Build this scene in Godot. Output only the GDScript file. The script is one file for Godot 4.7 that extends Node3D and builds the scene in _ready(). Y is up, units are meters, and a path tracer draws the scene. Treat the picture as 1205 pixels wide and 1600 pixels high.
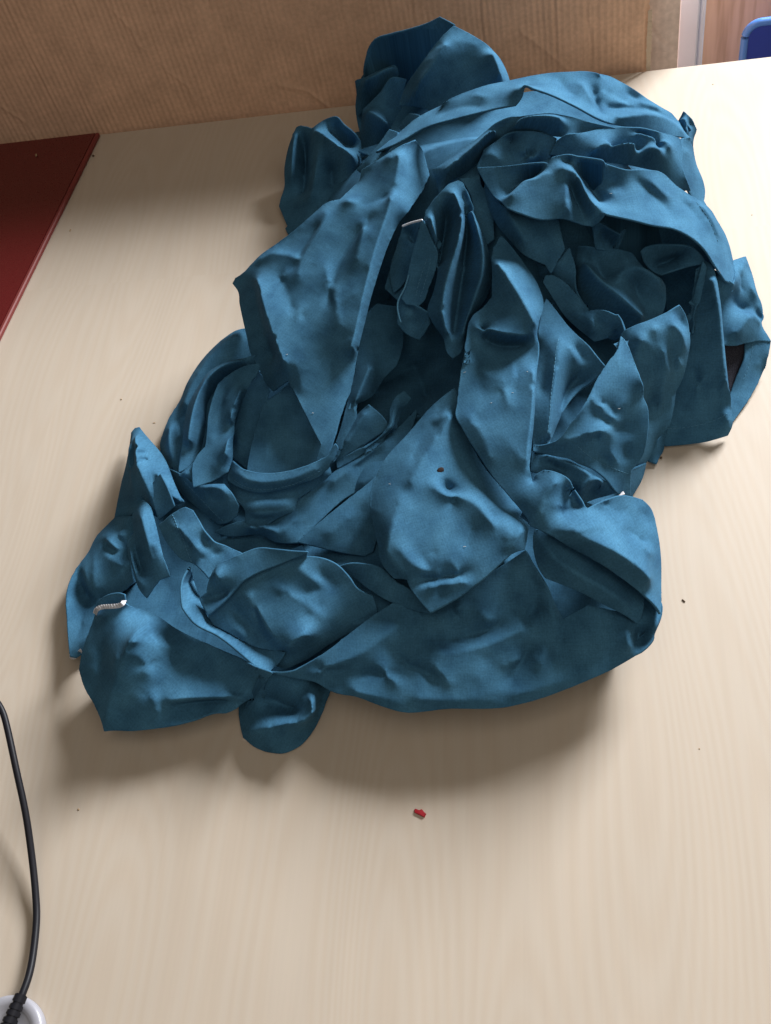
extends Node3D
# A heap of blue-green work clothing on a maple desk, built sheet by sheet: every fold is a sheet of cloth given
# by its outline and its crease lines (millimetres: x, height, z); the sheet is stretched between them and its
# edges are rolled under. Lengths in metres elsewhere. y is up, the desk top is y = 0.

const ORIGIN := Vector3(30, 0, -620)              # millimetres; the middle of the heap becomes (0, 0, 0)
const LEAN_T := Vector3(0, -0.593, 0.805)         # the sheets are stretched over a plane that leans back like the heap
const LEAN_W := Vector3(0, 0.805, 0.593)
const CELL := 0.8
const RELIEF := 1.3

var parts := {}
var sheets := {}
var wave := FastNoiseLite.new()
var crinkle := FastNoiseLite.new()
var crumple := FastNoiseLite.new()
var M := {}
var garment: Node3D


func mm(p: Vector3) -> Vector3:
	return (p - ORIGIN) * 0.001


func _ready() -> void:
	# ---------------------------------------------------------------- camera, air, light
	var cam := Camera3D.new()
	cam.name = "camera"
	cam.fov = 52.007
	cam.near = 0.02
	cam.far = 30.0
	cam.transform = Transform3D(Basis(Vector3(0.956056, -0.173984, 0.235981), Vector3(0.293185, 0.567348, -0.769518), Vector3(0.000000, 0.804889, 0.593426)), mm(Vector3(0, 680, 0)))
	cam.current = true
	add_child(cam)
	var we := WorldEnvironment.new()
	we.name = "world_environment"
	var env := Environment.new()
	env.background_mode = Environment.BG_COLOR
	env.background_color = Color(0.88, 0.84, 0.79)
	env.background_energy_multiplier = 0.085
	env.tonemap_mode = Environment.TONE_MAPPER_LINEAR
	env.tonemap_exposure = 1.08
	env.sdfgi_enabled = true
	env.ssao_enabled = true
	env.ssil_enabled = true
	we.environment = env
	add_child(we)
	var win := AreaLight3D.new()
	win.name = "window_daylight"
	win.area_size = Vector2(1.0,1.0)
	win.light_energy = 22.5
	win.light_color = Color(0.98,0.985,1.0)
	win.area_range = 12.0
	win.shadow_enabled = true
	add_child(win)
	win.look_at_from_position(Vector3(2.0, 1.5, -1.3), Vector3(0.05, 0.05, 0.0), Vector3.UP)
	var ceiling := AreaLight3D.new()
	ceiling.name = "ceiling_light"
	ceiling.area_size = Vector2(2.2, 2.2)
	ceiling.light_energy = 1.75
	ceiling.light_color = Color(1.0, 0.95, 0.89)
	ceiling.area_range = 12.0
	ceiling.shadow_enabled = true
	add_child(ceiling)
	ceiling.look_at_from_position(Vector3(0.2, 1.9, 1.2), Vector3(0, 0, 0.05), Vector3.FORWARD)
	wave.seed = 7
	wave.frequency = 0.016
	wave.fractal_octaves = 2
	crinkle.seed = 21
	crinkle.frequency = 0.055
	crinkle.fractal_octaves = 3
	crumple.seed = 33
	crumple.noise_type = FastNoiseLite.TYPE_CELLULAR
	crumple.cellular_return_type = FastNoiseLite.RETURN_DISTANCE
	crumple.frequency = 0.021
	crumple.fractal_type = FastNoiseLite.FRACTAL_NONE
	crumple.domain_warp_enabled = true
	crumple.domain_warp_amplitude = 22.0
	crumple.domain_warp_frequency = 0.012
	make_materials()
	surroundings()
	heap()
	small_things()


# -------------------------------------------------------------------- materials
func noise_tex(seed_: int, freq: float, oct: int, w: int, h: int, ramp: Array, normal := 0.0) -> NoiseTexture2D:
	var n := FastNoiseLite.new()
	n.seed = seed_
	n.frequency = freq
	n.fractal_octaves = oct
	var t := NoiseTexture2D.new()
	t.width = w
	t.height = h
	t.seamless = true
	t.noise = n
	if normal > 0.0:
		t.as_normal_map = true
		t.bump_strength = normal
	elif ramp.size():
		var g := Gradient.new()
		var offs := PackedFloat32Array()
		var cols := PackedColorArray()
		for i in ramp.size():
			offs.append(float(i) / (ramp.size() - 1))
			cols.append(ramp[i])
		g.offsets = offs
		g.colors = cols
		t.color_ramp = g
	return t


func mat(c: Color, rough: float, spec := 0.5) -> StandardMaterial3D:
	var m := StandardMaterial3D.new()
	m.albedo_color = c
	m.roughness = rough
	m.metallic_specular = spec
	m.cull_mode = BaseMaterial3D.CULL_DISABLED
	return m


func lin(r: float, g: float, b: float) -> Color:
	return Color(r, g, b).linear_to_srgb()


func make_materials() -> void:
	# cotton twill: slightly faded, brushed along the folds
	var cloth := mat(lin(0.060, 0.180, 0.292), 0.92, 0.15)
	cloth.albedo_texture = noise_tex(3, 0.012, 5, 512, 512, [Color(0.72, 0.75, 0.78), Color(0.84, 0.86, 0.87), Color(0.92, 0.93, 0.93), Color(1.0, 1.0, 0.99)])
	cloth.rim_enabled = true
	cloth.rim = 0.12
	cloth.rim_tint = 0.85
	cloth.detail_enabled = true
	cloth.detail_blend_mode = BaseMaterial3D.BLEND_MODE_MUL
	var warp := FastNoiseLite.new()
	warp.seed = 71
	warp.frequency = 0.4
	warp.fractal_octaves = 2
	var twill := Image.create(512, 512, false, Image.FORMAT_RGB8)
	for y in 512:
		for x in 512:
			var k := 0.94 + 0.05 * warp.get_noise_2d(x * 0.05, y) + 0.05 * warp.get_noise_2d(x + 700, y * 0.05) + 0.08 * warp.get_noise_2d(x * 0.5, y * 0.5 + 300)
			k = clampf(k, 0.6, 1.0)
			twill.set_pixel(x, y, Color(k * 0.985, k * 0.99, k))
	var twill_texture := ImageTexture.create_from_image(twill)
	cloth.detail_albedo = twill_texture
	cloth.heightmap_enabled = true
	cloth.heightmap_texture = twill_texture
	cloth.heightmap_scale = 0.02
	cloth.detail_uv_layer = BaseMaterial3D.DETAIL_UV_1
	M.cloth = cloth
	var weave := Image.create(64, 64, false, Image.FORMAT_RGB8)
	for y in 64:
		for x in 64:
			var over := (int(x / 8) + int(y / 8)) % 2 == 0
			var v := absf(sin(PI * (x if over else y) / 8.0)) * 0.25 + (0.72 if over else 0.6)
			weave.set_pixel(x, y, Color(v, v, v))
	var lining := mat(lin(0.075, 0.08, 0.095), 0.95, 0.2)
	lining.albedo_texture = noise_tex(31, 0.25, 3, 256, 256, [Color(0.35, 0.36, 0.4), Color(0.6, 0.6, 0.65), Color(1, 1, 1)])
	lining.uv1_scale = Vector3(3, 3, 3)
	M.lining = lining
	var tape := mat(lin(0.9, 0.92, 0.98), 0.9, 0.2)
	var ti := ImageTexture.create_from_image(weave)
	tape.albedo_texture = ti
	tape.uv1_scale = Vector3(1.2, 1.2, 1.2)
	M.tape = tape
	M.thread = mat(lin(0.07, 0.19, 0.29), 0.9, 0.2)
	M.white_thread = mat(lin(0.72, 0.72, 0.75), 0.85, 0.3)
	M.lint = mat(lin(0.6, 0.62, 0.62), 0.95, 0.2)
	M.stain = mat(lin(0.03, 0.022, 0.02), 0.9, 0.2)
	# maple laminate: growth rings stretched along the desk, fine pores and a little mottling
	var broad := FastNoiseLite.new()
	broad.seed = 12
	broad.frequency = 0.0035
	broad.fractal_octaves = 2
	var fine := FastNoiseLite.new()
	fine.seed = 44
	fine.frequency = 0.09
	fine.fractal_octaves = 3
	var mottle := FastNoiseLite.new()
	mottle.seed = 61
	mottle.frequency = 0.012
	var board := Image.create(1024, 1024, false, Image.FORMAT_RGB8)
	for y in 1024:
		for x in 1024:
			var b := broad.get_noise_2d(x, y * 0.35) * 11.0
			var f := b - floorf(b)
			var ring := 0.5 - 0.5 * cos(TAU * f) if f > 0.5 else smoothstep(0.0, 0.5, f)
			var pore := fine.get_noise_2d(x * 1.6, y * 0.07)
			var k := 0.98 - 0.009 * (1.0 - ring) + 0.010 * pore + 0.014 * mottle.get_noise_2d(x, y * 0.5)
			board.set_pixel(x, y, Color(minf(1.0, k), minf(1.0, k - 0.004 - 0.008 * (1.0 - ring)), minf(1.0, k - 0.01 - 0.016 * (1.0 - ring))))
	var wood := mat(lin(0.465, 0.405, 0.333), 0.6, 0.36)
	wood.albedo_texture = ImageTexture.create_from_image(board)
	wood.uv1_triplanar = true
	wood.uv1_scale = Vector3(1.6, 1.0, 0.75)
	wood.uv1_offset = Vector3(0.31, 0, 0.2)
	wood.roughness_texture = noise_tex(9, 0.03, 4, 512, 512, [Color(0.8, 0.8, 0.8), Color(1, 1, 1)])
	M.wood = wood
	var edge := mat(lin(0.5, 0.4, 0.3), 0.5)
	M.edge = edge
	var card := mat(lin(0.74, 0.49, 0.345), 0.9, 0.2)
	var pulp := FastNoiseLite.new()
	pulp.seed = 17
	pulp.frequency = 0.02
	pulp.fractal_octaves = 5
	var kraft := Image.create(512, 512, false, Image.FORMAT_RGB8)
	for y in 512:
		for x in 512:
			var drift := pulp.get_noise_2d(x * 0.6, y * 0.25) * 1.3
			var flute := sin(x * TAU / 16.0 + drift)
			var k := 0.93 + 0.016 * flute * (0.6 + 0.8 * absf(pulp.get_noise_2d(x * 2.0 + 300, y * 0.3))) + 0.06 * pulp.get_noise_2d(x * 3.0, y * 3.0) + 0.06 * pulp.get_noise_2d(x * 0.5, y * 0.5 + 90)
			kraft.set_pixel(x, y, Color(minf(k, 1.0), minf(k * 0.995, 1.0), minf(k * 0.985, 1.0)))
	card.albedo_texture = ImageTexture.create_from_image(kraft)
	card.uv1_triplanar = true
	card.uv1_scale = Vector3(5, 5, 5)
	M.card = card
	var card_pale := mat(lin(0.72, 0.6, 0.54), 0.9, 0.2)
	card_pale.albedo_texture = card.albedo_texture
	card_pale.uv1_triplanar = true
	card_pale.uv1_scale = Vector3(4, 4, 4)
	M.card_pale = card_pale
	M.torn = mat(lin(0.5, 0.4, 0.3), 0.95, 0.2)
	var red := mat(lin(0.10, 0.010, 0.010), 0.34, 0.5)
	red.roughness_texture = noise_tex(23, 0.05, 4, 512, 512, [Color(0.75, 0.75, 0.75), Color(1, 1, 1)])
	red.normal_enabled = true
	red.normal_texture = noise_tex(29, 0.12, 3, 512, 512, [], 2.0)
	red.normal_scale = 0.25
	red.uv1_triplanar = true
	red.uv1_scale = Vector3(9, 9, 9)
	M.red = red
	M.red_edge = mat(lin(0.16, 0.03, 0.026), 0.55, 0.4)
	M.white_board = mat(lin(0.74, 0.76, 0.9), 0.6, 0.4)
	var oak := mat(lin(0.8, 0.6, 0.42), 0.5, 0.4)
	oak.albedo_texture = noise_tex(51, 0.02, 4, 512, 512, [Color(0.85, 0.82, 0.78), Color(0.96, 0.95, 0.93), Color(1, 1, 1)])
	oak.uv1_triplanar = true
	oak.uv1_scale = Vector3(6, 0.5, 6)
	M.oak = oak
	M.blue = mat(lin(0.005, 0.028, 0.3), 0.28, 0.5)
	M.blue_rim = mat(lin(0.07, 0.21, 0.62), 0.3, 0.5)
	M.steel = mat(lin(0.35, 0.35, 0.36), 0.4, 0.5)
	M.steel.metallic = 0.8
	M.floor = mat(lin(0.22, 0.2, 0.18), 0.7, 0.4)
	M.black = mat(lin(0.009, 0.009, 0.012), 0.45, 0.3)
	M.white_plastic = mat(lin(0.3, 0.3, 0.33), 0.35, 0.5)
	M.scrap = mat(lin(0.3, 0.004, 0.012), 0.45, 0.5)
	M.crumb = mat(lin(0.09, 0.06, 0.04), 0.9, 0.3)
	M.pale_crumb = mat(lin(0.35, 0.25, 0.15), 0.9, 0.3)


# -------------------------------------------------------------------- cloth
func lean(p: Vector3) -> Vector3:
	return Vector3(p.x, p.dot(LEAN_T), p.dot(LEAN_W))


func unlean(q: Vector3) -> Vector3:
	return Vector3(q.x, 0, 0) + LEAN_T * q.y + LEAN_W * q.z


func smooth_line(pts: Array, closed: bool, step: float) -> PackedVector3Array:
	# points (s, t, w) joined by curves; turns sharper than 33 degrees stay corners
	var n := pts.size()
	var tang := []
	for i in n:
		if not closed and (i == 0 or i == n - 1):
			tang.append(Vector3.ZERO)
			continue
		var a: Vector3 = pts[i] - pts[(i - 1 + n) % n]
		var b: Vector3 = pts[(i + 1) % n] - pts[i]
		var turn := absf(Vector2(a.x, a.y).angle_to(Vector2(b.x, b.y)))
		if turn > deg_to_rad(33):
			tang.append(Vector3.ZERO)
		else:
			var la := maxf(a.length(), 0.01)
			var lb := maxf(b.length(), 0.01)
			tang.append((a / la * lb + b / lb * la) / (la + lb))
	var out := PackedVector3Array()
	for i in (n if closed else n - 1):
		var p: Vector3 = pts[i]
		var q: Vector3 = pts[(i + 1) % n]
		var l := p.distance_to(q)
		var chord := (q - p)
		var m0: Vector3 = tang[i] * l
		var m1: Vector3 = tang[(i + 1) % n] * l
		if tang[i] == Vector3.ZERO:
			m0 = chord if tang[(i + 1) % n] == Vector3.ZERO else (chord * 1.5 - m1 * 0.5)
		if tang[(i + 1) % n] == Vector3.ZERO:
			m1 = chord if tang[i] == Vector3.ZERO else (chord * 1.5 - m0 * 0.5)
		var k := maxi(1, int(ceil(Vector2(chord.x, chord.y).length() / step)))
		for j in k:
			var u := float(j) / k
			var u2 := u * u
			var u3 := u2 * u
			out.append(p * (2 * u3 - 3 * u2 + 1) + m0 * (u3 - 2 * u2 + u) + q * (3 * u2 - 2 * u3) + m1 * (u3 - u2))
	if not closed:
		out.append(pts[n - 1])
	return out


func part_arrays(part: String) -> Dictionary:
	if not parts.has(part):
		parts[part] = {"v": PackedVector3Array(), "n": PackedVector3Array(), "u": PackedVector2Array(), "i": PackedInt32Array()}
	return parts[part]


func fold(called: String, part: String, outline: Array, creases: Array, wrinkles: Array, bulge := 0.0, roll := 2.0, skirt := 0, rough := 0.4) -> void:
	var raw := []
	for p in outline:
		raw.append(lean(p))
	var rim := smooth_line(raw, true, CELL * 0.8)
	var nr := rim.size()
	var lo := Vector2(1e9, 1e9)
	var hi := Vector2(-1e9, -1e9)
	var mean := 0.0
	var area := 0.0
	for k in nr:
		var p := rim[k]
		var q := rim[(k + 1) % nr]
		lo = lo.min(Vector2(p.x, p.y))
		hi = hi.max(Vector2(p.x, p.y))
		mean += p.z
		area += p.x * q.y - q.x * p.y
	mean /= nr
	lo -= Vector2(3, 3) * CELL
	var nx := int((hi.x - lo.x) / CELL) + 5
	var ny := int((hi.y - lo.y) / CELL) + 5
	var state := PackedByteArray()
	state.resize(nx * ny)
	var w := PackedFloat32Array()
	w.resize(nx * ny)
	var ps := PackedVector2Array()
	ps.resize(nx * ny)
	# a worn garment is creased all over: shallow creases, mostly along the longer way of the sheet
	var rng := RandomNumberGenerator.new()
	rng.seed = hash(called + "creases")
	var mid := Vector3.ZERO
	for p in rim:
		mid += p / nr
	var sxx := 0.0
	var sxy := 0.0
	var syy := 0.0
	for p in rim:
		sxx += (p.x - mid.x) ** 2
		syy += (p.y - mid.y) ** 2
		sxy += (p.x - mid.x) * (p.y - mid.y)
	var axis := 0.5 * atan2(2.0 * sxy, sxx - syy)
	var pulls := []
	for k in int(absf(area) * 0.5 / 420.0):
		var c := Vector2(rng.randf_range(lo.x, hi.x), rng.randf_range(lo.y, hi.y))
		var d := Vector2.from_angle(axis + rng.randfn(0.0, 0.55)) * rng.randf_range(6.0, 26.0)
		var bow := d.orthogonal() * rng.randf_range(-0.2, 0.2)
		var by := rng.randf_range(0.4, 1.1) * (1.0 if rng.randf() < 0.6 else -1.0)
		pulls.append([Vector3(c.x - d.x, c.y - d.y, by), Vector3(c.x + bow.x, c.y + bow.y, by * 1.2), Vector3(c.x + d.x, c.y + d.y, by)])
	# inside by scan lines
	for j in ny:
		var t := lo.y + j * CELL + 0.013
		var xs := []
		for k in nr:
			var a := rim[k]
			var b := rim[(k + 1) % nr]
			if (a.y > t) != (b.y > t):
				xs.append(a.x + (t - a.y) / (b.y - a.y) * (b.x - a.x))
		xs.sort()
		for e in range(0, xs.size() - 1, 2):
			for i in range(maxi(0, int(ceil((xs[e] - lo.x) / CELL))), mini(nx - 1, int(floor((xs[e + 1] - lo.x) / CELL))) + 1):
				var id := j * nx + i
				state[id] = 1
				ps[id] = Vector2(lo.x + i * CELL, lo.y + j * CELL)
	# the edge itself
	var near := PackedFloat32Array()
	near.resize(nx * ny)
	near.fill(1e9)
	for k in nr:
		var p := rim[k]
		var i := int(round((p.x - lo.x) / CELL))
		var j := int(round((p.y - lo.y) / CELL))
		var id := j * nx + i
		var d := Vector2(p.x - lo.x - i * CELL, p.y - lo.y - j * CELL).length_squared()
		if d < near[id]:
			near[id] = d
			state[id] = 2
			w[id] = p.z
			ps[id] = Vector2(p.x, p.y)
	for id in range(nx, nx * ny - nx):
		if state[id] == 1 and (state[id - 1] == 0 or state[id + 1] == 0 or state[id - nx] == 0 or state[id + nx] == 0):
			var best := 1e9
			for p in rim:
				var d := ps[id].distance_squared_to(Vector2(p.x, p.y))
				if d < best:
					best = d
					w[id] = p.z
			state[id] = 4
	# stretch the sheet between its edge and its creases; a crease dies out at its ends
	var lift := bulge * 0.001 * CELL * CELL
	var ends := PackedVector2Array()
	stretch(state, w, nx, ny, mean, lift)
	var flat := w.duplicate()
	for turn_ in 2:
		var before := w.duplicate()
		for c in creases + wrinkles + pulls:
			var ready: bool = c in pulls
			var by_height: bool = c[0] is Vector3 and not ready
			var cp := []
			for p in c:
				cp.append(p if ready else lean(p) if by_height else Vector3(p.x, lean(Vector3(p.x, p.y, p.z)).y, p.w))
			var line := smooth_line(cp, false, CELL * 0.5)
			var total := line.size()
			var fade := minf(0.18 * total, 8.0 / (CELL * 0.5))
			for k in total:
				var p := line[k]
				var f := clampf(minf(k, total - 1 - k) / fade, 0.0, 1.0)
				if f < 0.12 or (turn_ == 0 if not by_height else (f >= 0.7) != (turn_ == 0)):
					continue
				var i := int(round((p.x - lo.x) / CELL))
				var j := int(round((p.y - lo.y) / CELL))
				if i < 4 or j < 4 or i >= nx - 4 or j >= ny - 4:
					continue
				var id := j * nx + i
				if ready and (state[id - 4] != 1 or state[id + 4] != 1 or state[id - 4 * nx] != 1 or state[id + 4 * nx] != 1 or state[id - 2] != 1 or state[id + 2] != 1 or state[id - 2 * nx] != 1 or state[id + 2 * nx] != 1):
					if state[id] != 3 or not ready:
						continue
				if state[id] == 1:
					state[id] = 3
					if turn_ == 1 and (f < 0.4 if by_height else f < 0.75):
						ends.append(Vector2(i, j))
					if not by_height:
						w[id] = before[id] + p.z * (1.0 if ready else 1.5) * smoothstep(0.0, 1.0, f)
					else:
						var deep := flat[id] + RELIEF * (p.z - flat[id])
						w[id] = deep if turn_ == 0 else lerpf(w[id], deep, smoothstep(0.0, 1.0, f / 0.7))
		stretch(state, w, nx, ny, mean, lift)
	# let the creases round off a little, as cloth does
	var loose := PackedInt32Array()
	for id in nx * ny:
		if state[id] == 1 or state[id] == 3:
			loose.append(id)
	for it in 2:
		var old := w.duplicate()
		for id in loose:
			w[id] += 0.55 * ((old[id - 1] + old[id + 1] + old[id - nx] + old[id + nx]) * 0.25 - old[id])
	var soft := {}
	for e in ends:
		for dj in range(-4, 5):
			for di in range(-4, 5):
				if di * di + dj * dj < 18:
					var id := int(e.y + dj) * nx + int(e.x + di)
					if id > nx and id < nx * ny - nx and (state[id] == 1 or state[id] == 3):
						soft[id] = true
	var tips := PackedInt32Array(soft.keys())
	for it in 10:
		for id in tips:
			w[id] += 0.8 * ((w[id - 1] + w[id + 1] + w[id - nx] + w[id + nx]) * 0.25 - w[id])
	var seams := {}
	for id in nx * ny:
		if state[id] == 3:
			for e in [id, id - 1, id + 1, id - nx, id + nx]:
				if state[e] == 1 or state[e] == 3:
					seams[e] = true
	var rounded := PackedInt32Array(seams.keys())
	for it in 5:
		var old := w.duplicate()
		for id in rounded:
			w[id] += 0.6 * ((old[id - 1] + old[id + 1] + old[id - nx] + old[id + nx]) * 0.25 - old[id])
	var turn := Vector2.from_angle((hash(called) % 628) * 0.01)
	var shift := Vector2(hash(called) % 997, hash(called + "x") % 991)
	var index := PackedInt32Array()
	index.resize(nx * ny)
	index.fill(-1)
	var P := part_arrays(part)
	var base: int = P.v.size()
	var v: PackedVector3Array = P.v
	var u: PackedVector2Array = P.u
	for id in nx * ny:
		if state[id] == 0:
			continue
		var s := ps[id]
		var h := w[id]
		h += rough * (wave.get_noise_2d(s.x + shift.x, s.y + shift.y) * 1.3 + (0.5 - absf(crinkle.get_noise_2d((s.x * turn.x + s.y * turn.y) * 0.35 + shift.x, s.y * turn.x - s.x * turn.y + shift.y))) * 0.4) + crumple.get_noise_2d(s.x + shift.x, s.y + shift.y) * 1.2
		w[id] = h
		index[id] = v.size()
		var at := unlean(Vector3(s.x, s.y, h))
		at.y = maxf(at.y, 0.8)
		v.append(mm(at))
		u.append(Vector2(s.x * turn.x + s.y * turn.y, s.y * turn.x - s.x * turn.y) / 180.0 + shift * 0.01)
	var count := v.size() - base
	var nrm := PackedVector3Array()
	nrm.resize(count)
	var tri: PackedInt32Array = P.i
	for j in ny - 1:
		for i in nx - 1:
			var id := j * nx + i
			var a := index[id]
			var b := index[id + 1]
			var c := index[id + nx]
			var d := index[id + nx + 1]
			var have := int(a >= 0) + int(b >= 0) + int(c >= 0) + int(d >= 0)
			if have < 3:
				continue
			if have == 4:
				if state[id] == 2 and state[id + 1] == 2 and state[id + nx] == 2 and state[id + nx + 1] == 2:
					var centre := (ps[id] + ps[id + 1] + ps[id + nx] + ps[id + nx + 1]) * 0.25
					if not inside(rim, centre):
						continue
				add_tri(tri, v, nrm, base, a, b, c)
				add_tri(tri, v, nrm, base, b, d, c)
			elif a < 0:
				add_tri(tri, v, nrm, base, b, d, c)
			elif b < 0:
				add_tri(tri, v, nrm, base, a, d, c)
			elif c < 0:
				add_tri(tri, v, nrm, base, a, b, d)
			else:
				add_tri(tri, v, nrm, base, a, b, c)
	for k in count:
		nrm[k] = nrm[k].normalized() if nrm[k].length_squared() > 0.0 else LEAN_W
	sheets[called] = {"lo": lo, "nx": nx, "ny": ny, "w": w, "state": state}
	# roll the edge under
	var n0 := PackedVector3Array()
	n0.resize(nr)
	for k in nr:
		var i := int(round((rim[k].x - lo.x) / CELL))
		var j := int(round((rim[k].y - lo.y) / CELL))
		n0[k] = nrm[index[j * nx + i] - base]
	var rings := [0.0, 45.0, 90.0, 135.0, 170.0, -1.0]
	var first := v.size()
	var extra := PackedVector3Array()
	var side := signf(area)
	var behind := PackedByteArray()
	behind.resize(nr)
	var run := 0
	for k in range(-60, nr):
		var wide := rim[(k + 14 + nr) % nr] - rim[(k - 14 + nr) % nr]
		run = run + 1 if -wide.x * side < -0.35 * Vector2(wide.x, wide.y).length() else 0
		if run > 50:
			for e in range(k - 50, k + 1):
				behind[(e + nr) % nr] = 1
	for k in nr:
		var p := rim[k]
		var i := int(round((p.x - lo.x) / CELL))
		var j := int(round((p.y - lo.y) / CELL))
		var at := unlean(Vector3(p.x, p.y, w[j * nx + i]))
		var along := unlean(rim[(k + 3) % nr]) - unlean(rim[(k - 3 + nr) % nr])
		var n := Vector3.ZERO
		for e in range(-3, 4):
			n += n0[(k + e + nr) % nr]
		n = n.normalized()
		var o := along.cross(n).normalized() * -side
		if o == Vector3.ZERO:
			o = Vector3.RIGHT
		for a in rings:
			var q: Vector3
			var nn: Vector3
			if a < 0.0:
				q = at - n * roll * 2.0 - o * 6.0 - LEAN_W * 3.5
				var out_flat := Vector3(o.x, 0, o.z).normalized()
				var wide := rim[(k + 14) % nr] - rim[(k - 14 + nr) % nr]
				if skirt == 2 and behind[k] == 1:
					var away := unlean(Vector3(wide.y, -wide.x, 0) * side)
					away.y = 0.0
					q = at - away.normalized() * 10.0
					q.y = 0.8
				if skirt == 1 and out_flat.z > 0.1:
					q = at - out_flat * (0.6 * at.y + 4.0)
					q.y = 0.8
				nn = (-n - o * 0.3).normalized()
			else:
				var c := cos(deg_to_rad(a))
				var s := sin(deg_to_rad(a))
				q = at + o * roll * s - n * roll * (1.0 - c)
				nn = n * c + o * s
			q.y = maxf(q.y, 0.7)
			v.append(mm(q))
			extra.append(nn)
			u.append(Vector2(p.x * turn.x + p.y * turn.y, p.y * turn.x - p.x * turn.y + a * 0.02) / 180.0 + shift * 0.01)
	var m := rings.size()
	for k in nr:
		for r in m - 1:
			var a := first + k * m + r
			var b := first + ((k + 1) % nr) * m + r
			if side < 0:
				tri.append_array([a, b, a + 1, b, b + 1, a + 1])
			else:
				tri.append_array([a, a + 1, b, b, a + 1, b + 1])
	nrm.append_array(extra)
	P.v = v
	P.u = u
	P.i = tri
	var all_n: PackedVector3Array = P.n
	all_n.append_array(nrm)
	P.n = all_n


func stretch(state: PackedByteArray, w: PackedFloat32Array, nx: int, ny: int, mean: float, lift: float) -> void:
	# first on cells four times as wide, then on the cells themselves
	var cx := nx / 4 + 2
	var cy := ny / 4 + 2
	var cs := PackedByteArray()
	cs.resize(cx * cy)
	var cw := PackedFloat32Array()
	cw.resize(cx * cy)
	var cn := PackedFloat32Array()
	cn.resize(cx * cy)
	for j in ny:
		for i in nx:
			var s := state[j * nx + i]
			if s == 0:
				continue
			var c := (j / 4 + 0) * cx + i / 4
			if s >= 2:
				cw[c] += w[j * nx + i]
				cn[c] += 1.0
			elif cs[c] == 0:
				cs[c] = 1
	for c in cx * cy:
		if cn[c] > 0.0:
			cw[c] /= cn[c]
			cs[c] = 2
	for c in range(cx, cx * cy - cx):
		if cs[c] == 1 and (cs[c - 1] == 0 or cs[c + 1] == 0 or cs[c - cx] == 0 or cs[c + cx] == 0):
			cs[c] = 0
	first_guess(cs, cw, cx, cy, mean)
	var free := PackedInt32Array()
	for c in cx * cy:
		if cs[c] == 1:
			if c < cx or c >= cx * cy - cx or cs[c - 1] == 0 or cs[c + 1] == 0 or cs[c - cx] == 0 or cs[c + cx] == 0:
				continue
			free.append(c)
	relax(free, cw, cx, lift * 16.0, 70, 1.7)
	free.clear()
	for j in ny:
		for i in nx:
			var id := j * nx + i
			if state[id] != 1:
				continue
			free.append(id)
			var fx := (i - 1.5) / 4.0
			var fy := (j - 1.5) / 4.0
			var x0 := maxi(0, int(floor(fx)))
			var y0 := maxi(0, int(floor(fy)))
			var sum := 0.0
			var wt := 0.0
			for e in 4:
				var c := (y0 + e / 2) * cx + x0 + e % 2
				if cs[c] > 0:
					var k := (1.0 - absf(fx - x0 - e % 2)) * (1.0 - absf(fy - y0 - e / 2)) + 0.0001
					sum += cw[c] * k
					wt += k
			w[id] = sum / wt if wt > 0.0 else mean
	relax(free, w, nx, lift, 30, 1.55)


func relax(free: PackedInt32Array, w: PackedFloat32Array, nx: int, lift: float, rounds: int, over: float) -> void:
	for it in rounds:
		var omega := over if it < rounds - 8 else 1.1
		for id in free:
			w[id] += omega * ((w[id - 1] + w[id + 1] + w[id - nx] + w[id + nx] + lift) * 0.25 - w[id])


func inside(rim: PackedVector3Array, p: Vector2) -> bool:
	var odd := false
	for k in rim.size():
		var a := rim[k]
		var b := rim[k - 1]
		if (a.y > p.y) != (b.y > p.y) and p.x < a.x + (p.y - a.y) / (b.y - a.y) * (b.x - a.x):
			odd = not odd
	return odd


func add_tri(tri: PackedInt32Array, v: PackedVector3Array, n: PackedVector3Array, base: int, a: int, b: int, c: int) -> void:
	tri.append(a)
	tri.append(b)
	tri.append(c)
	var x := (v[c] - v[a]).cross(v[b] - v[a])
	n[a - base] += x
	n[b - base] += x
	n[c - base] += x


func first_guess(state: PackedByteArray, w: PackedFloat32Array, nx: int, ny: int, mean: float) -> void:
	# each free cell takes the mean of the fixed cells left, right, above and below it, nearer ones counting more
	var sum := PackedFloat32Array()
	var wt := PackedFloat32Array()
	sum.resize(nx * ny)
	wt.resize(nx * ny)
	for way in 4:
		var outer := ny if way < 2 else nx
		var inner := nx if way < 2 else ny
		for o in outer:
			var last := 0.0
			var dist := 0
			for k in inner:
				var kk := k if way % 2 == 0 else inner - 1 - k
				var id := o * nx + kk if way < 2 else kk * nx + o
				if state[id] >= 2:
					last = w[id]
					dist = 1
				elif state[id] == 1:
					if dist > 0:
						sum[id] += last / dist
						wt[id] += 1.0 / dist
						dist += 1
				else:
					dist = 0
	for id in nx * ny:
		if state[id] == 1:
			w[id] = sum[id] / wt[id] if wt[id] > 0.0 else mean


func on_cloth(called: String, p: Vector3, proud := 0.3) -> Vector3:
	# the point of that sheet in front of p (millimetres)
	var g: Dictionary = sheets[called]
	var q := lean(p)
	var i := clampi(int(round((q.x - g.lo.x) / CELL)), 0, g.nx - 1)
	var j := clampi(int(round((q.y - g.lo.y) / CELL)), 0, g.ny - 1)
	if g.state[j * g.nx + i] > 0:
		q.z = g.w[j * g.nx + i] + proud
	return unlean(q)


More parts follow.
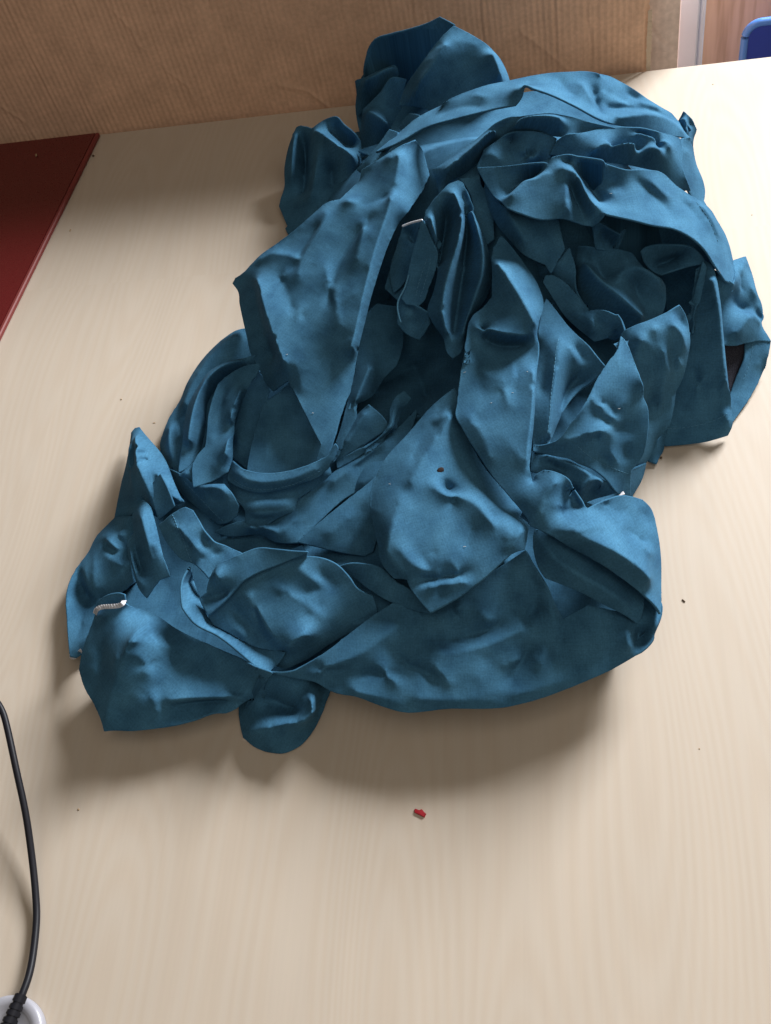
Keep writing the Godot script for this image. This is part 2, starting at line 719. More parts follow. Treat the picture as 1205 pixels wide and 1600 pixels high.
func commit_parts() -> void:
	for part in parts:
		var P: Dictionary = parts[part]
		var arr := []
		arr.resize(Mesh.ARRAY_MAX)
		arr[Mesh.ARRAY_VERTEX] = P.v
		arr[Mesh.ARRAY_NORMAL] = P.n
		arr[Mesh.ARRAY_TEX_UV] = P.u
		arr[Mesh.ARRAY_INDEX] = P.i
		var me := ArrayMesh.new()
		me.add_surface_from_arrays(Mesh.PRIMITIVE_TRIANGLES, arr)
		var node := MeshInstance3D.new()
		node.name = part
		node.mesh = me
		node.material_override = M.lining if part == "cuff_lining" else M.cloth
		garment.add_child(node, true)


# -------------------------------------------------------------------- plain shapes
func put(called: String, me: Mesh, m: Material, parent: Node, at := Vector3.ZERO) -> MeshInstance3D:
	var o := MeshInstance3D.new()
	o.name = called
	o.mesh = me
	o.material_override = m
	o.position = at
	parent.add_child(o, true)
	return o


func thing(called: String, label: String, category: String, at := Vector3.ZERO, turn := 0.0, group := "") -> Node3D:
	var o := Node3D.new()
	o.name = called
	o.position = at
	o.rotation.y = turn
	tag(o, label, category, group)
	add_child(o, true)
	return o


func tag(o: Node, label: String, category: String, group := "") -> void:
	o.set_meta("label", label)
	o.set_meta("category", category)
	if group:
		o.set_meta("group", group)


func block(size: Vector3, r: float) -> ArrayMesh:
	# a box with chamfered edges
	var st := SurfaceTool.new()
	st.begin(Mesh.PRIMITIVE_TRIANGLES)
	st.set_smooth_group(-1)
	var h := size * 0.5
	var quads := []
	for axis in 3:
		for sg in [-1.0, 1.0]:
			var b := (axis + 1) % 3
			var c := (axis + 2) % 3
			var q := []
			for e in [[-1, -1], [1, -1], [1, 1], [-1, 1]]:
				var p := Vector3.ZERO
				p[axis] = sg * h[axis]
				p[b] = e[0] * (h[b] - r)
				p[c] = e[1] * (h[c] - r)
				q.append(p)
			quads.append(q)
			# the chamfers along axis, at the corners of b and c
	for axis in 3:
		var b := (axis + 1) % 3
		var c := (axis + 2) % 3
		for sb in [-1.0, 1.0]:
			for sc in [-1.0, 1.0]:
				var q := []
				for e in [[-1, 0], [1, 0], [1, 1], [-1, 1]]:
					var p := Vector3.ZERO
					p[axis] = e[0] * (h[axis] - r)
					p[b] = sb * (h[b] - (0.0 if e[1] == 0 else r))
					p[c] = sc * (h[c] - (r if e[1] == 0 else 0.0))
					q.append(p)
				quads.append(q)
	for q in quads:
		face(st, q)
	for sx in [-1.0, 1.0]:
		for sy in [-1.0, 1.0]:
			for sz in [-1.0, 1.0]:
				face(st, [Vector3(sx * h.x, sy * (h.y - r), sz * (h.z - r)), Vector3(sx * (h.x - r), sy * h.y, sz * (h.z - r)), Vector3(sx * (h.x - r), sy * (h.y - r), sz * h.z)])
	st.generate_normals()
	return st.commit()


func face(st: SurfaceTool, q: Array) -> void:
	# a convex face round the origin, wound so that it looks outward
	var c := Vector3.ZERO
	for p in q:
		c += p
	var n: Vector3 = (q[1] - q[0]).cross(q[2] - q[0])
	var order := q.duplicate()
	if n.dot(c) > 0:
		order.reverse()
	for k in range(1, order.size() - 1):
		for p in [order[0], order[k], order[k + 1]]:
			st.set_uv(Vector2(p.x, p.y))
			st.add_vertex(p)


func tube(path: PackedVector3Array, radii: PackedFloat32Array, sides := 10) -> ArrayMesh:
	# a round tube along the path (metres)
	var st := SurfaceTool.new()
	st.begin(Mesh.PRIMITIVE_TRIANGLES)
	var n := path.size()
	var up := Vector3.UP
	for k in n:
		var d := (path[mini(k + 1, n - 1)] - path[maxi(k - 1, 0)]).normalized()
		var x := up.cross(d)
		if x.length() < 0.1:
			x = Vector3.RIGHT.cross(d)
		x = x.normalized()
		var y := d.cross(x)
		for e in sides + 1:
			var a := TAU * e / sides
			var o := x * cos(a) + y * sin(a)
			st.set_normal(o)
			st.set_uv(Vector2(float(e) / sides, k * 0.1))
			st.add_vertex(path[k] + o * radii[k])
	for k in n - 1:
		for e in sides:
			var a := k * (sides + 1) + e
			var b := a + sides + 1
			for id in [a, b, a + 1, b, b + 1, a + 1]:
				st.add_index(id)
	for cap in [0, n - 1]:
		var a: int = cap * (sides + 1)
		for e in range(1, sides - 1):
			for id in ([a, a + e + 1, a + e] if cap else [a, a + e, a + e + 1]):
				st.add_index(id)
	return st.commit()


func curve(pts: Array, step: float) -> PackedVector3Array:
	# smooth path through points in millimetres, returned in metres
	var out := PackedVector3Array()
	for i in pts.size() - 1:
		var a: Vector3 = pts[maxi(i - 1, 0)]
		var b: Vector3 = pts[i]
		var c: Vector3 = pts[i + 1]
		var d: Vector3 = pts[mini(i + 2, pts.size() - 1)]
		var k := maxi(1, int(b.distance_to(c) / step))
		for j in k:
			out.append(mm(b.cubic_interpolate(c, a, d, float(j) / k)))
	out.append(mm(pts[-1]))
	return out


func even(n: int, r: float) -> PackedFloat32Array:
	var a := PackedFloat32Array()
	a.resize(n)
	a.fill(r)
	return a


func pebble(r: Vector3, seed_: int) -> ArrayMesh:
	# an uneven little lump
	var rng := RandomNumberGenerator.new()
	rng.seed = seed_
	var sp := SphereMesh.new()
	sp.radius = 1.0
	sp.height = 2.0
	sp.radial_segments = 10
	sp.rings = 6
	var arr := sp.get_mesh_arrays()
	var v: PackedVector3Array = arr[Mesh.ARRAY_VERTEX]
	var n := FastNoiseLite.new()
	n.seed = seed_
	n.frequency = 0.9
	for k in v.size():
		v[k] = v[k] * (1.0 + 0.45 * n.get_noise_3dv(v[k])) * r
	arr[Mesh.ARRAY_VERTEX] = v
	var me := ArrayMesh.new()
	me.add_surface_from_arrays(Mesh.PRIMITIVE_TRIANGLES, arr)
	var st := SurfaceTool.new()
	st.create_from(me, 0)
	st.generate_normals()
	return st.commit()

# -------------------------------------------------------------------- desk and what stands round it
const DESK_TURN := -0.3124                        # the desk's back edge runs down to the left in plan

func desk_point(x: float, y: float, z: float) -> Vector3:
	# metres along the back edge, up, towards the viewer
	var a := DESK_TURN
	return mm(Vector3(404, 0, -957)) + Vector3(cos(a), 0, -sin(a)) * x + Vector3(sin(a), 0, cos(a)) * z + Vector3.UP * y


func sheet(w: float, h0: float, h1: float, cols: int, rows: int, bend: Callable) -> ArrayMesh:
	# an upright sheet from x = -w to 0, bent towards the viewer by bend(x, y)
	var v := PackedVector3Array()
	var u := PackedVector2Array()
	var idx := PackedInt32Array()
	for j in rows + 1:
		for i in cols + 1:
			var x := -w * (1.0 - float(i) / cols)
			var y := lerpf(h0, h1, float(j) / rows)
			v.append(Vector3(x, y, 0) + bend.call(x, y))
			u.append(Vector2(x, y))
	for j in rows:
		for i in cols:
			var a := j * (cols + 1) + i
			idx.append_array([a, a + cols + 1, a + 1, a + 1, a + cols + 1, a + cols + 2])
	var arr := []
	arr.resize(Mesh.ARRAY_MAX)
	arr[Mesh.ARRAY_VERTEX] = v
	arr[Mesh.ARRAY_TEX_UV] = u
	arr[Mesh.ARRAY_INDEX] = idx
	var me := ArrayMesh.new()
	me.add_surface_from_arrays(Mesh.PRIMITIVE_TRIANGLES, arr)
	var st := SurfaceTool.new()
	st.create_from(me, 0)
	st.generate_normals()
	return st.commit()


func to_line(p: Vector2, line: Array) -> float:
	var best := 1e9
	for k in line.size() - 1:
		best = minf(best, p.distance_to(Geometry2D.get_closest_point_to_segment(p, line[k], line[k + 1])))
	return best


func surroundings() -> void:
	# floor
	var fl := put("floor", block(Vector3(6, 0.05, 6), 0.002), M.floor, self, Vector3(0, -0.775, -0.4))
	fl.set_meta("kind", "structure")
	# desk
	var desk := thing("desk", "pale maple desk with the heap of blue cloth lying on it", "desk", desk_point(0, 0, 0), DESK_TURN)
	put("desk_top", block(Vector3(1.35, 0.024, 1.05), 0.0012), M.wood, desk, Vector3(-0.375, -0.012, 0.525))
	for x in [-0.95, 0.22]:
		put("desk_leg", block(Vector3(0.03, 0.724, 0.8), 0.001), M.edge, desk, Vector3(x, -0.386, 0.5))
	# dark red board along the left side
	var board := thing("red_board", "dark red glossy board lying flat along the left side of the desk", "board", mm(Vector3(-191, 0, -1146)))
	var o := mm(Vector3(-191, 0, -1146))
	var ring := []
	for p in [Vector3(-194, 0, -1145), Vector3(-330, 0, -1189), Vector3(-760, 0, -620), Vector3(-486, 0, -460)]:
		ring.append(mm(p) - o)
	var st := SurfaceTool.new()
	st.begin(Mesh.PRIMITIVE_TRIANGLES)
	st.set_smooth_group(-1)
	var mid := Vector3.ZERO
	for p in ring:
		mid += p * 0.25
	var lo := []
	var top := []
	for p in ring:
		lo.append(p - mid + Vector3(0, -0.0024, 0))
		top.append(p - mid + Vector3(0, 0.0024, 0))
	face(st, top)
	face(st, lo)
	for k in 4:
		face(st, [lo[k], lo[(k + 1) % 4], top[(k + 1) % 4], top[k]])
	st.generate_normals()
	put("board_top", st.commit(), M.red, board, mid + Vector3(0, 0.0029, 0))
	var e0 := mm(Vector3(-191, 0, -1146)) - o
	var e1 := mm(Vector3(-483, 0, -459)) - o
	var strip := put("edge_strip", block(Vector3(0.0046, 0.0056, e0.distance_to(e1) - 0.004), 0.0011), M.red_edge, board, (e0 + e1) * 0.5 + Vector3(0.0005, 0.0032, 0))
	strip.rotation.y = atan2((e1 - e0).x, (e1 - e0).z)
	# big carton behind the desk
	var carton := thing("cardboard_carton", "large brown corrugated cardboard box standing behind the back edge of the desk", "box", desk_point(0, 0, -0.004), DESK_TURN)
	var ripple := FastNoiseLite.new()
	ripple.seed = 4
	ripple.frequency = 0.9
	ripple.fractal_octaves = 2
	var scores := [-0.594, -0.705, -0.666, -0.24, -0.314, -0.17, -0.095, -0.06, -0.52, -0.45]
	var cracks := [
		[Vector2(-0.552, 0.14), Vector2(-0.54, 0.118), Vector2(-0.539, 0.101), Vector2(-0.526, 0.086), Vector2(-0.517, 0.066), Vector2(-0.5, 0.044), Vector2(-0.497, 0.02)],
		[Vector2(-0.74, 0.062), Vector2(-0.728, 0.049), Vector2(-0.708, 0.025), Vector2(-0.704, -0.004)],
		[Vector2(-0.13, 0.06), Vector2(-0.1, 0.03), Vector2(-0.085, 0.012)],
		[Vector2(-0.4, 0.03), Vector2(-0.37, 0.02), Vector2(-0.35, -0.002)]]
	var wall := func(x: float, y: float) -> Vector3:
		var z := 0.00028 * sin(x * TAU / 0.0062 + 1.5 * ripple.get_noise_2d(x * 30, y * 2)) * (1.0 + 0.8 * ripple.get_noise_2d(x * 14, y * 6))
		z += 0.0011 * ripple.get_noise_2d(x * 22 + 50, y * 2.5)
		z += 0.004 * ripple.get_noise_2d(x * 3, y * 3 + 9)
		for k in scores.size():
			var d: float = (x - scores[k] - 0.004 * ripple.get_noise_2d(y * 9, k * 7.0)) / 0.0016
			z -= 0.0006 * exp(-d * d)
			d -= 2.0
			z += 0.00035 * exp(-d * d)
		for c in cracks:
			var d := to_line(Vector2(x, y), c) / 0.0022
			if d < 4.0:
				z += 0.0009 * exp(-d * d)
		if x > -0.006:
			z -= 0.0025 * smoothstep(-0.006, 0.0, x)
		var dx := 0.0
		if x > -0.0005:
			dx = 0.0018 * ripple.get_noise_2d(y * 130, 3.0) + 0.001 * ripple.get_noise_2d(y * 600, 8.0)
		return Vector3(dx, 0, minf(z, 0.0024))
	put("front_panel", sheet(1.05, -0.02, 0.215, 900, 90, wall), M.card, carton)
	put("front_lower_panel", block(Vector3(1.05, 0.7, 0.005), 0.001), M.card, carton, Vector3(-0.525, -0.3725, -0.004))
	put("back_panel", block(Vector3(1.05, 0.95, 0.005), 0.001), M.card, carton, Vector3(-0.525, -0.265, -0.42))
	put("side_panel", block(Vector3(0.005, 0.95, 0.4), 0.001), M.card, carton, Vector3(-1.047, -0.265, -0.21))
	put("side_panel", block(Vector3(0.005, 0.95, 0.4), 0.001), M.card, carton, Vector3(-0.006, -0.265, -0.212))
	var flapbend := func(x: float, y: float) -> Vector3:
		var d := to_line(Vector2(x, y), [Vector2(-0.03, 0.03), Vector2(-0.018, 0.012), Vector2(-0.004, 0.002)]) / 0.002
		return Vector3(0, 0, 0.0008 * ripple.get_noise_2d(x * 40, y * 10) - 0.0012 * exp(-d * d))
	put("side_flap", sheet(0.05, -0.6, 0.21, 30, 200, flapbend), M.card_pale, carton, Vector3(0.0335, 0, -0.026))
	# the torn corner: a ragged light strip of inner paper
	var ts := SurfaceTool.new()
	ts.begin(Mesh.PRIMITIVE_TRIANGLES)
	var rag := []
	for k in 61:
		var y := lerpf(-0.004, 0.066, k / 60.0)
		var env := sin(PI * clampf(k / 60.0, 0, 1)) * 0.8 + 0.2
		rag.append([Vector3(-0.0024 - 0.0012 * env + 0.0008 * ripple.get_noise_2d(y * 300, 1), y, 0.0012), Vector3(0.0008 + 0.0016 * env * (0.5 + ripple.get_noise_2d(y * 420, 5)), y, 0.0005 + 0.001 * ripple.get_noise_2d(y * 500, 9))])
	for k in 60:
		for id in [[k, 0], [k, 1], [k + 1, 0], [k + 1, 0], [k, 1], [k + 1, 1]]:
			ts.add_vertex(rag[id[0]][id[1]])
	ts.generate_normals()
	put("torn_edge", ts.commit(), M.torn, carton, Vector3(0.0015, 0, 0.0012))
	# white panel, wooden cupboard and blue chair beyond the desk
	var wp := thing("white_divider", "narrow white upright panel behind the desk, between cardboard and wood", "divider", desk_point(0.049, -0.75, -0.068), DESK_TURN)
	put("panel_face", block(Vector3(0.022, 0.83, 0.014), 0.002), M.white_board, wp, Vector3(-0.002, 0.415, 0))
	put("panel_edge", block(Vector3(0.006, 0.83, 0.01), 0.0015), M.white_board, wp, Vector3(0.0125, 0.415, -0.001))
	var cup := thing("wooden_cupboard", "light wood-grained cupboard side in the background at the upper right", "cupboard", desk_point(0.5, -0.75, -0.66), DESK_TURN)
	put("cupboard_body", block(Vector3(1.3, 0.66, 0.4), 0.002), M.oak, cup, Vector3(0, 0.33, 0))
	var chair := thing("blue_chair", "shiny blue plastic chair back with rounded corner, behind the desk at far right", "chair", desk_point(0.352, -0.75, -0.334), DESK_TURN)
	put("backrest", rounded_panel(0.384, 0.276, 0.016, 0.006), M.blue, chair, Vector3(0, 0.4435, 0.004))
	put("backrest_rim", rounded_rim(0.392, 0.284, 0.02, 0.0055), M.blue_rim, chair, Vector3(0, 0.4435, 0.004))
	put("seat", block(Vector3(0.38, 0.02, 0.36), 0.008), M.blue, chair, Vector3(0, 0.285, -0.19))
	for s in [-1.0, 1.0]:
		put("leg", tube(PackedVector3Array([Vector3(s * 0.17, 0.0, -0.34), Vector3(s * 0.17, 0.28, -0.32)]), even(2, 0.011)), M.steel, chair)
		put("leg", tube(PackedVector3Array([Vector3(s * 0.17, 0.0, 0.02), Vector3(s * 0.17, 0.3, -0.01), Vector3(s * 0.17, 0.42, -0.008)]), even(3, 0.011)), M.steel, chair)


func round_rect(w: float, h: float, r: float) -> PackedVector2Array:
	var out := PackedVector2Array()
	for c in 4:
		var cx := (w * 0.5 - r) * (1 if c == 0 or c == 3 else -1)
		var cy := (h * 0.5 - r) * (1 if c < 2 else -1)
		for k in 9:
			var a := PI * 0.5 * (c + k / 8.0)
			out.append(Vector2(cx + r * cos(a), cy + r * sin(a)))
	return out


func rounded_panel(w: float, h: float, r: float, thick: float) -> ArrayMesh:
	var ol := round_rect(w, h, r)
	var st := SurfaceTool.new()
	st.begin(Mesh.PRIMITIVE_TRIANGLES)
	st.set_smooth_group(-1)
	var f := []
	var b := []
	for p in ol:
		f.append(Vector3(p.x, p.y, thick * 0.5))
		b.append(Vector3(p.x, p.y, -thick * 0.5))
	face(st, f)
	face(st, b)
	for k in ol.size():
		face(st, [f[k], f[(k + 1) % ol.size()], b[(k + 1) % ol.size()], b[k]])
	st.generate_normals()
	return st.commit()


func rounded_rim(w: float, h: float, r: float, thick: float) -> ArrayMesh:
	var path := PackedVector3Array()
	for p in round_rect(w, h, r):
		path.append(Vector3(p.x, p.y, 0))
	path.append(path[0])
	path.append(path[1])
	return tube(path, even(path.size(), thick), 10)


func heap() -> void:
	garment = thing("crumpled_garment", "crumpled teal-blue cotton work garment heaped in the middle of the desk", "clothing")
	fold("core", "gathered_body", [Vector3(26.7, 10, -987.6), Vector3(90.6, 20, -975.5), Vector3(145.6, 30, -936.8), Vector3(212.1, 40, -903.3), Vector3(292.5, 40, -865.9), Vector3(344.3, 40, -799.3), Vector3(341.2, 30, -727.6), Vector3(325.3, 20, -636.3), Vector3(277.1, 8, -555.4), Vector3(224, 5, -505.9), Vector3(189, 5, -451.3), Vector3(168, 5, -373.1), Vector3(116.2, 3, -326.1), Vector3(6.4, 3, -337.3), Vector3(-89.5, 3, -380.6), Vector3(-200.2, 3, -401.6), Vector3(-245.5, 3, -462.8), Vector3(-246.2, 3, -525.1), Vector3(-198.2, 3, -596), Vector3(-149, 3, -667.8), Vector3(-73.2, 5, -721.9), Vector3(-18.4, 8, -810.1), Vector3(10.4, 8, -889.5)], [[Vector3(62.8, 70, -811), Vector3(112.3, 90, -798), Vector3(146.5, 100, -785.9), Vector3(212.7, 118, -715.5), Vector3(276, 100, -690.6)], [Vector3(130.2, 108, -725), Vector3(199.5, 118, -676.6), Vector3(266.5, 96, -638.5)], [Vector3(60.8, 50, -741.5), Vector3(59, 14, -711.5)], [Vector3(111.7, 64, -700.5), Vector3(97.2, 20, -670.4)], [Vector3(161.8, 84, -652.6), Vector3(121.2, 72, -529.4), Vector3(90.8, 66, -467)], [Vector3(199.3, 30, -639.3), Vector3(174.5, 40, -537.6), Vector3(165, 44, -468.7)], [Vector3(266, 26, -647.9), Vector3(250.4, 10, -564.9)], [Vector3(130.2, 52, -413.4), Vector3(144, 34, -374.4)], [Vector3(60.4, 62, -432.6), Vector3(71, 52, -378.1)], [Vector3(-67.4, 32, -406.7), Vector3(17.9, 42, -359.9), Vector3(70.7, 44, -350.7)], [Vector3(-136.5, 10, -444.2), Vector3(-91.6, 22, -421.2)], [Vector3(-225, 8, -495.2), Vector3(-188, 5, -502.6), Vector3(-167, 5, -458)], [Vector3(-132.8, 20, -593.2), Vector3(-80.8, 22, -630.5), Vector3(-24.9, 18, -626.6), Vector3(26.2, 4, -634.3), Vector3(63.8, 3, -643.8), Vector3(62.6, 4, -595.4)], [Vector3(7.6, 40, -507.8), Vector3(-14.6, 30, -511)], [Vector3(-103.7, 6, -522.9), Vector3(-24.8, 12, -482.4)]], [], 1, 0.9, 0)
	fold("core_back", "gathered_body", [Vector3(78.1, 60, -886.2), Vector3(126.7, 84, -857.1), Vector3(158.7, 92, -854.8), Vector3(199.3, 100, -841.8), Vector3(238, 108, -826.9), Vector3(269, 112, -794.6), Vector3(288.6, 112, -752.9), Vector3(317.9, 80, -752), Vector3(325.3, 60, -703.5), Vector3(324.9, 40, -665.3), Vector3(269.6, 50, -643.5), Vector3(174.7, 90, -691), Vector3(117.2, 80, -799.8)], [[Vector3(133.9, 104, -781.5), Vector3(214.7, 120, -720.9), Vector3(274.5, 100, -686.8)]], [], 1, 0.9, 0)
	fold("hood_back", "gathered_body", [Vector3(91.5, 30, -959.7), Vector3(93.4, 45, -977.4), Vector3(104.2, 68, -988.9), Vector3(107.2, 85, -967.3), Vector3(112.5, 105, -960), Vector3(118.5, 118, -957.6), Vector3(123.9, 124, -955.1), Vector3(140.2, 128, -949.5), Vector3(156.5, 132, -941.6), Vector3(177.3, 138, -933.1), Vector3(184.4, 142, -929.5), Vector3(194.3, 138, -915.5), Vector3(193.4, 100, -934.8), Vector3(155.8, 66, -954.3), Vector3(135.2, 46, -953.1), Vector3(109.1, 28, -965.5)], [[Vector3(126.9, 112, -966.7), Vector3(137.9, 88, -982), Vector3(147.5, 74, -982.5), Vector3(151.6, 62, -966.6)]], [], -1, 0.9, 2)
	fold("hood_fold_a", "gathered_body", [Vector3(97.5, 84, -962.3), Vector3(109.9, 92, -953.1), Vector3(126.5, 97, -949.4), Vector3(139.8, 97, -950), Vector3(159.1, 86, -954.8), Vector3(149.9, 66, -957.6), Vector3(120.4, 58, -953.7), Vector3(103.8, 52, -960.4), Vector3(92.3, 46, -964.2), Vector3(96, 66, -966)], [[Vector3(98.6, 86, -952.2), Vector3(110.7, 94, -940.8), Vector3(127.6, 99, -939.2), Vector3(141.3, 95, -944.5)]], [], 0.5, 0.9, 0)
	fold("hood_fold_b", "gathered_body", [Vector3(96.4, 66, -940.3), Vector3(114.9, 82, -933.5), Vector3(131, 98, -926.2), Vector3(142.7, 92, -926.4), Vector3(133.7, 72, -923.5), Vector3(124.7, 52, -908), Vector3(99.5, 34, -914.2), Vector3(77.2, 20, -917.7), Vector3(82.2, 32, -929), Vector3(90.2, 48, -938.3)], [[Vector3(95.8, 70, -931.2), Vector3(105.1, 73, -906.9), Vector3(114.3, 68, -893.7)]], [], 0.5, 0.9, 0)
	fold("hood_front", "gathered_body", [Vector3(188.9, 152, -892), Vector3(202.1, 147, -875), Vector3(213.3, 140, -858.5), Vector3(219.7, 130, -856.9), Vector3(223.5, 114, -842.5), Vector3(218.1, 98, -824), Vector3(170.8, 92, -832), Vector3(151.9, 95, -862.4), Vector3(145.4, 92, -875.2), Vector3(127.5, 88, -897.1), Vector3(132.1, 95, -900.2), Vector3(149.4, 122, -891.7), Vector3(163.5, 136, -889.9), Vector3(177.2, 147, -889.6)], [[Vector3(209.6, 144, -851.1), Vector3(211, 138, -836.5), Vector3(209.8, 128, -824)], [Vector3(179.2, 150, -878.2), Vector3(148.5, 124, -868.3), Vector3(135.2, 108, -874.7)]], [[Vector4(138, 96.2, -892.7, -2), Vector4(166.6, 102.4, -855.7, -2)], [Vector4(186.9, 133.1, -870.1, -2), Vector4(194.1, 116.5, -839.1, -2)]], 1, 0.9, 0)
	fold("hood_under", "gathered_body", [Vector3(128.6, 66, -947.9), Vector3(154.8, 74, -920.3), Vector3(178.6, 80, -885.8), Vector3(157.8, 70, -862.4), Vector3(128.8, 62, -878.9), Vector3(116.5, 62, -902.3)], [], [], 0.5, 0.9, 0)
	fold("tiny_tuck", "gathered_body", [Vector3(117.4, 92, -855.7), Vector3(124.1, 100, -855.3), Vector3(128.4, 106, -851.5), Vector3(136.9, 108, -837.8), Vector3(139.7, 106, -835.2), Vector3(124.3, 98, -839.5)], [], [], 0.5, 0.9, 0)
	fold("back_lump", "gathered_body", [Vector3(-2.4, 18, -921.2), Vector3(4.8, 32, -937.3), Vector3(15.2, 46, -948.7), Vector3(27.5, 57, -958.1), Vector3(31.9, 60, -954.6), Vector3(41.1, 66, -934.3), Vector3(49.4, 72, -931.1), Vector3(61.1, 78, -925.2), Vector3(67.5, 80, -918.8), Vector3(71.6, 74, -913.3), Vector3(77.5, 70, -903.6), Vector3(83, 60, -900.6), Vector3(77.6, 46, -882.5), Vector3(53.6, 40, -854.6), Vector3(24.3, 22, -859.1), Vector3(-11.6, 5, -868), Vector3(-12.6, 4, -877.7), Vector3(-9.8, 6, -877.8), Vector3(-12.3, 8, -910.3), Vector3(-7.3, 14, -914.9)], [[Vector3(41.3, 72, -924), Vector3(49.9, 78, -895.5), Vector3(61.1, 74, -877), Vector3(74.2, 64, -866.1)], [Vector3(48.4, 72, -902.7), Vector3(40.2, 60, -900.5), Vector3(33.4, 50, -891.1), Vector3(18.8, 34, -866.8)], [Vector3(31.4, 48, -954.7), Vector3(28.5, 32, -942.4), Vector3(13.2, 14, -905)], [Vector3(27.1, 60, -950.1), Vector3(15.5, 48, -925.4), Vector3(7.7, 32, -910.4)], [Vector3(61.7, 66, -925.3), Vector3(67.8, 56, -917.5), Vector3(77.5, 50, -907.3)], [Vector3(49.6, 44, -899.8), Vector3(44.1, 30, -881.2)]], [[Vector4(76, 66.5, -900, -4), Vector4(58.8, 55.5, -892.1, -4), Vector4(50.3, 44.4, -879.6, -3)], [Vector4(35.4, 59.3, -926.6, 4), Vector4(21.6, 36.3, -911.2, 4)]], 0.5, 0.9, 2)
	fold("back_strip", "gathered_body", [Vector3(66.1, 104, -795.4), Vector3(77.4, 112, -799), Vector3(88.2, 118, -802), Vector3(101.9, 126, -808.6), Vector3(107.4, 128, -798), Vector3(90.7, 118, -788.2), Vector3(77.7, 112, -787.7), Vector3(67.8, 100, -796.5)], [], [], 0.5, 0.9, 0)
	fold("band", "gathered_body", [Vector3(84.8, 122, -789.7), Vector3(109.9, 126, -800.5), Vector3(125.8, 134, -800.3), Vector3(141.8, 140, -797.4), Vector3(154.6, 146, -791.3), Vector3(148.6, 152, -784.3), Vector3(169.5, 158, -780.5), Vector3(185.1, 162, -775.3), Vector3(202.6, 165, -768), Vector3(221.1, 168, -760.5), Vector3(231.5, 170, -754.5), Vector3(249.3, 170, -746.8), Vector3(260.7, 168, -744.6), Vector3(271.6, 164, -741.1), Vector3(269.8, 158, -754.6), Vector3(282.4, 153, -751.5), Vector3(294.2, 145, -746), Vector3(307.4, 135, -736.7), Vector3(321.3, 124, -728.5), Vector3(328.7, 118, -725.5), Vector3(331.6, 114, -716.8), Vector3(329.3, 116, -696.8), Vector3(330.3, 116, -691.1), Vector3(311.8, 128, -685.9), Vector3(293.8, 138, -685.8), Vector3(277.6, 147, -686.1), Vector3(264, 155, -685.4), Vector3(249.4, 166, -685), Vector3(234.8, 176, -694.5), Vector3(218.7, 184, -707.1), Vector3(208.7, 187, -715.8), Vector3(204.1, 188, -721.4), Vector3(202.2, 186, -723.9), Vector3(198.2, 178, -721.7), Vector3(193.6, 174, -720.8), Vector3(182.1, 172, -727.2), Vector3(169.2, 168, -734.3), Vector3(149, 160, -747.7), Vector3(135.7, 154, -757.1), Vector3(124.7, 145, -768.6), Vector3(104.9, 135, -774.9)], [[Vector3(264.8, 150, -719.4), Vector3(282.8, 144, -716.5), Vector3(309.2, 130, -720), Vector3(328.6, 116, -718.2)], [Vector3(261.3, 160, -685.2), Vector3(279.5, 154, -691.2), Vector3(299.3, 144, -696.6), Vector3(317.2, 130, -699.3), Vector3(327, 120, -688.8)]], [[Vector4(201.7, 180.4, -736.1, 3), Vector4(194.8, 175.2, -728.2, 3)], [Vector4(136.2, 146.8, -778.1, -1.5), Vector4(161.1, 157.2, -762, -2), Vector4(176.3, 167.8, -735.6, -1.5)], [Vector4(220.2, 169.1, -757.4, -2), Vector4(205.4, 186.2, -725.8, -2)], [Vector4(266.1, 160.9, -737.1, -4), Vector4(261.1, 160, -714.7, -7), Vector4(259.7, 158.1, -691.4, -4)], [Vector4(251, 166.3, -736.4, 3), Vector4(253.6, 162.8, -706.9, 3)], [Vector4(272.2, 154.7, -717.3, 3), Vector4(298.4, 139.2, -721.2, 2)], [Vector4(170.4, 158.6, -773.9, 2), Vector4(179.9, 166.7, -747.8, 2)], [Vector4(239, 170.3, -748.5, -2), Vector4(238.1, 170.4, -726.7, -3), Vector4(244.8, 169.3, -708.2, -2)], [Vector4(291, 146.5, -737.8, -3), Vector4(304.8, 136.2, -730, -3)], [Vector4(292.8, 143.4, -724.7, 3), Vector4(322, 123.9, -723.5, 3)]], 2, 0.9, 0)
	fold("right_tab", "gathered_body", [Vector3(332.9, 112, -721.3), Vector3(337.6, 118, -722.5), Vector3(340.1, 116, -718.9), Vector3(346.1, 104, -713.1), Vector3(343.4, 100, -710.5), Vector3(343.2, 88, -710.6), Vector3(336.7, 104, -704.2), Vector3(331.7, 112, -701.8)], [[Vector3(336.2, 120, -718.5), Vector3(332.6, 116, -705.9), Vector3(332, 112, -696.8)], [Vector3(338.8, 112, -718.6), Vector3(343.6, 106, -710.8)]], [], 0.5, 0.8, 0)
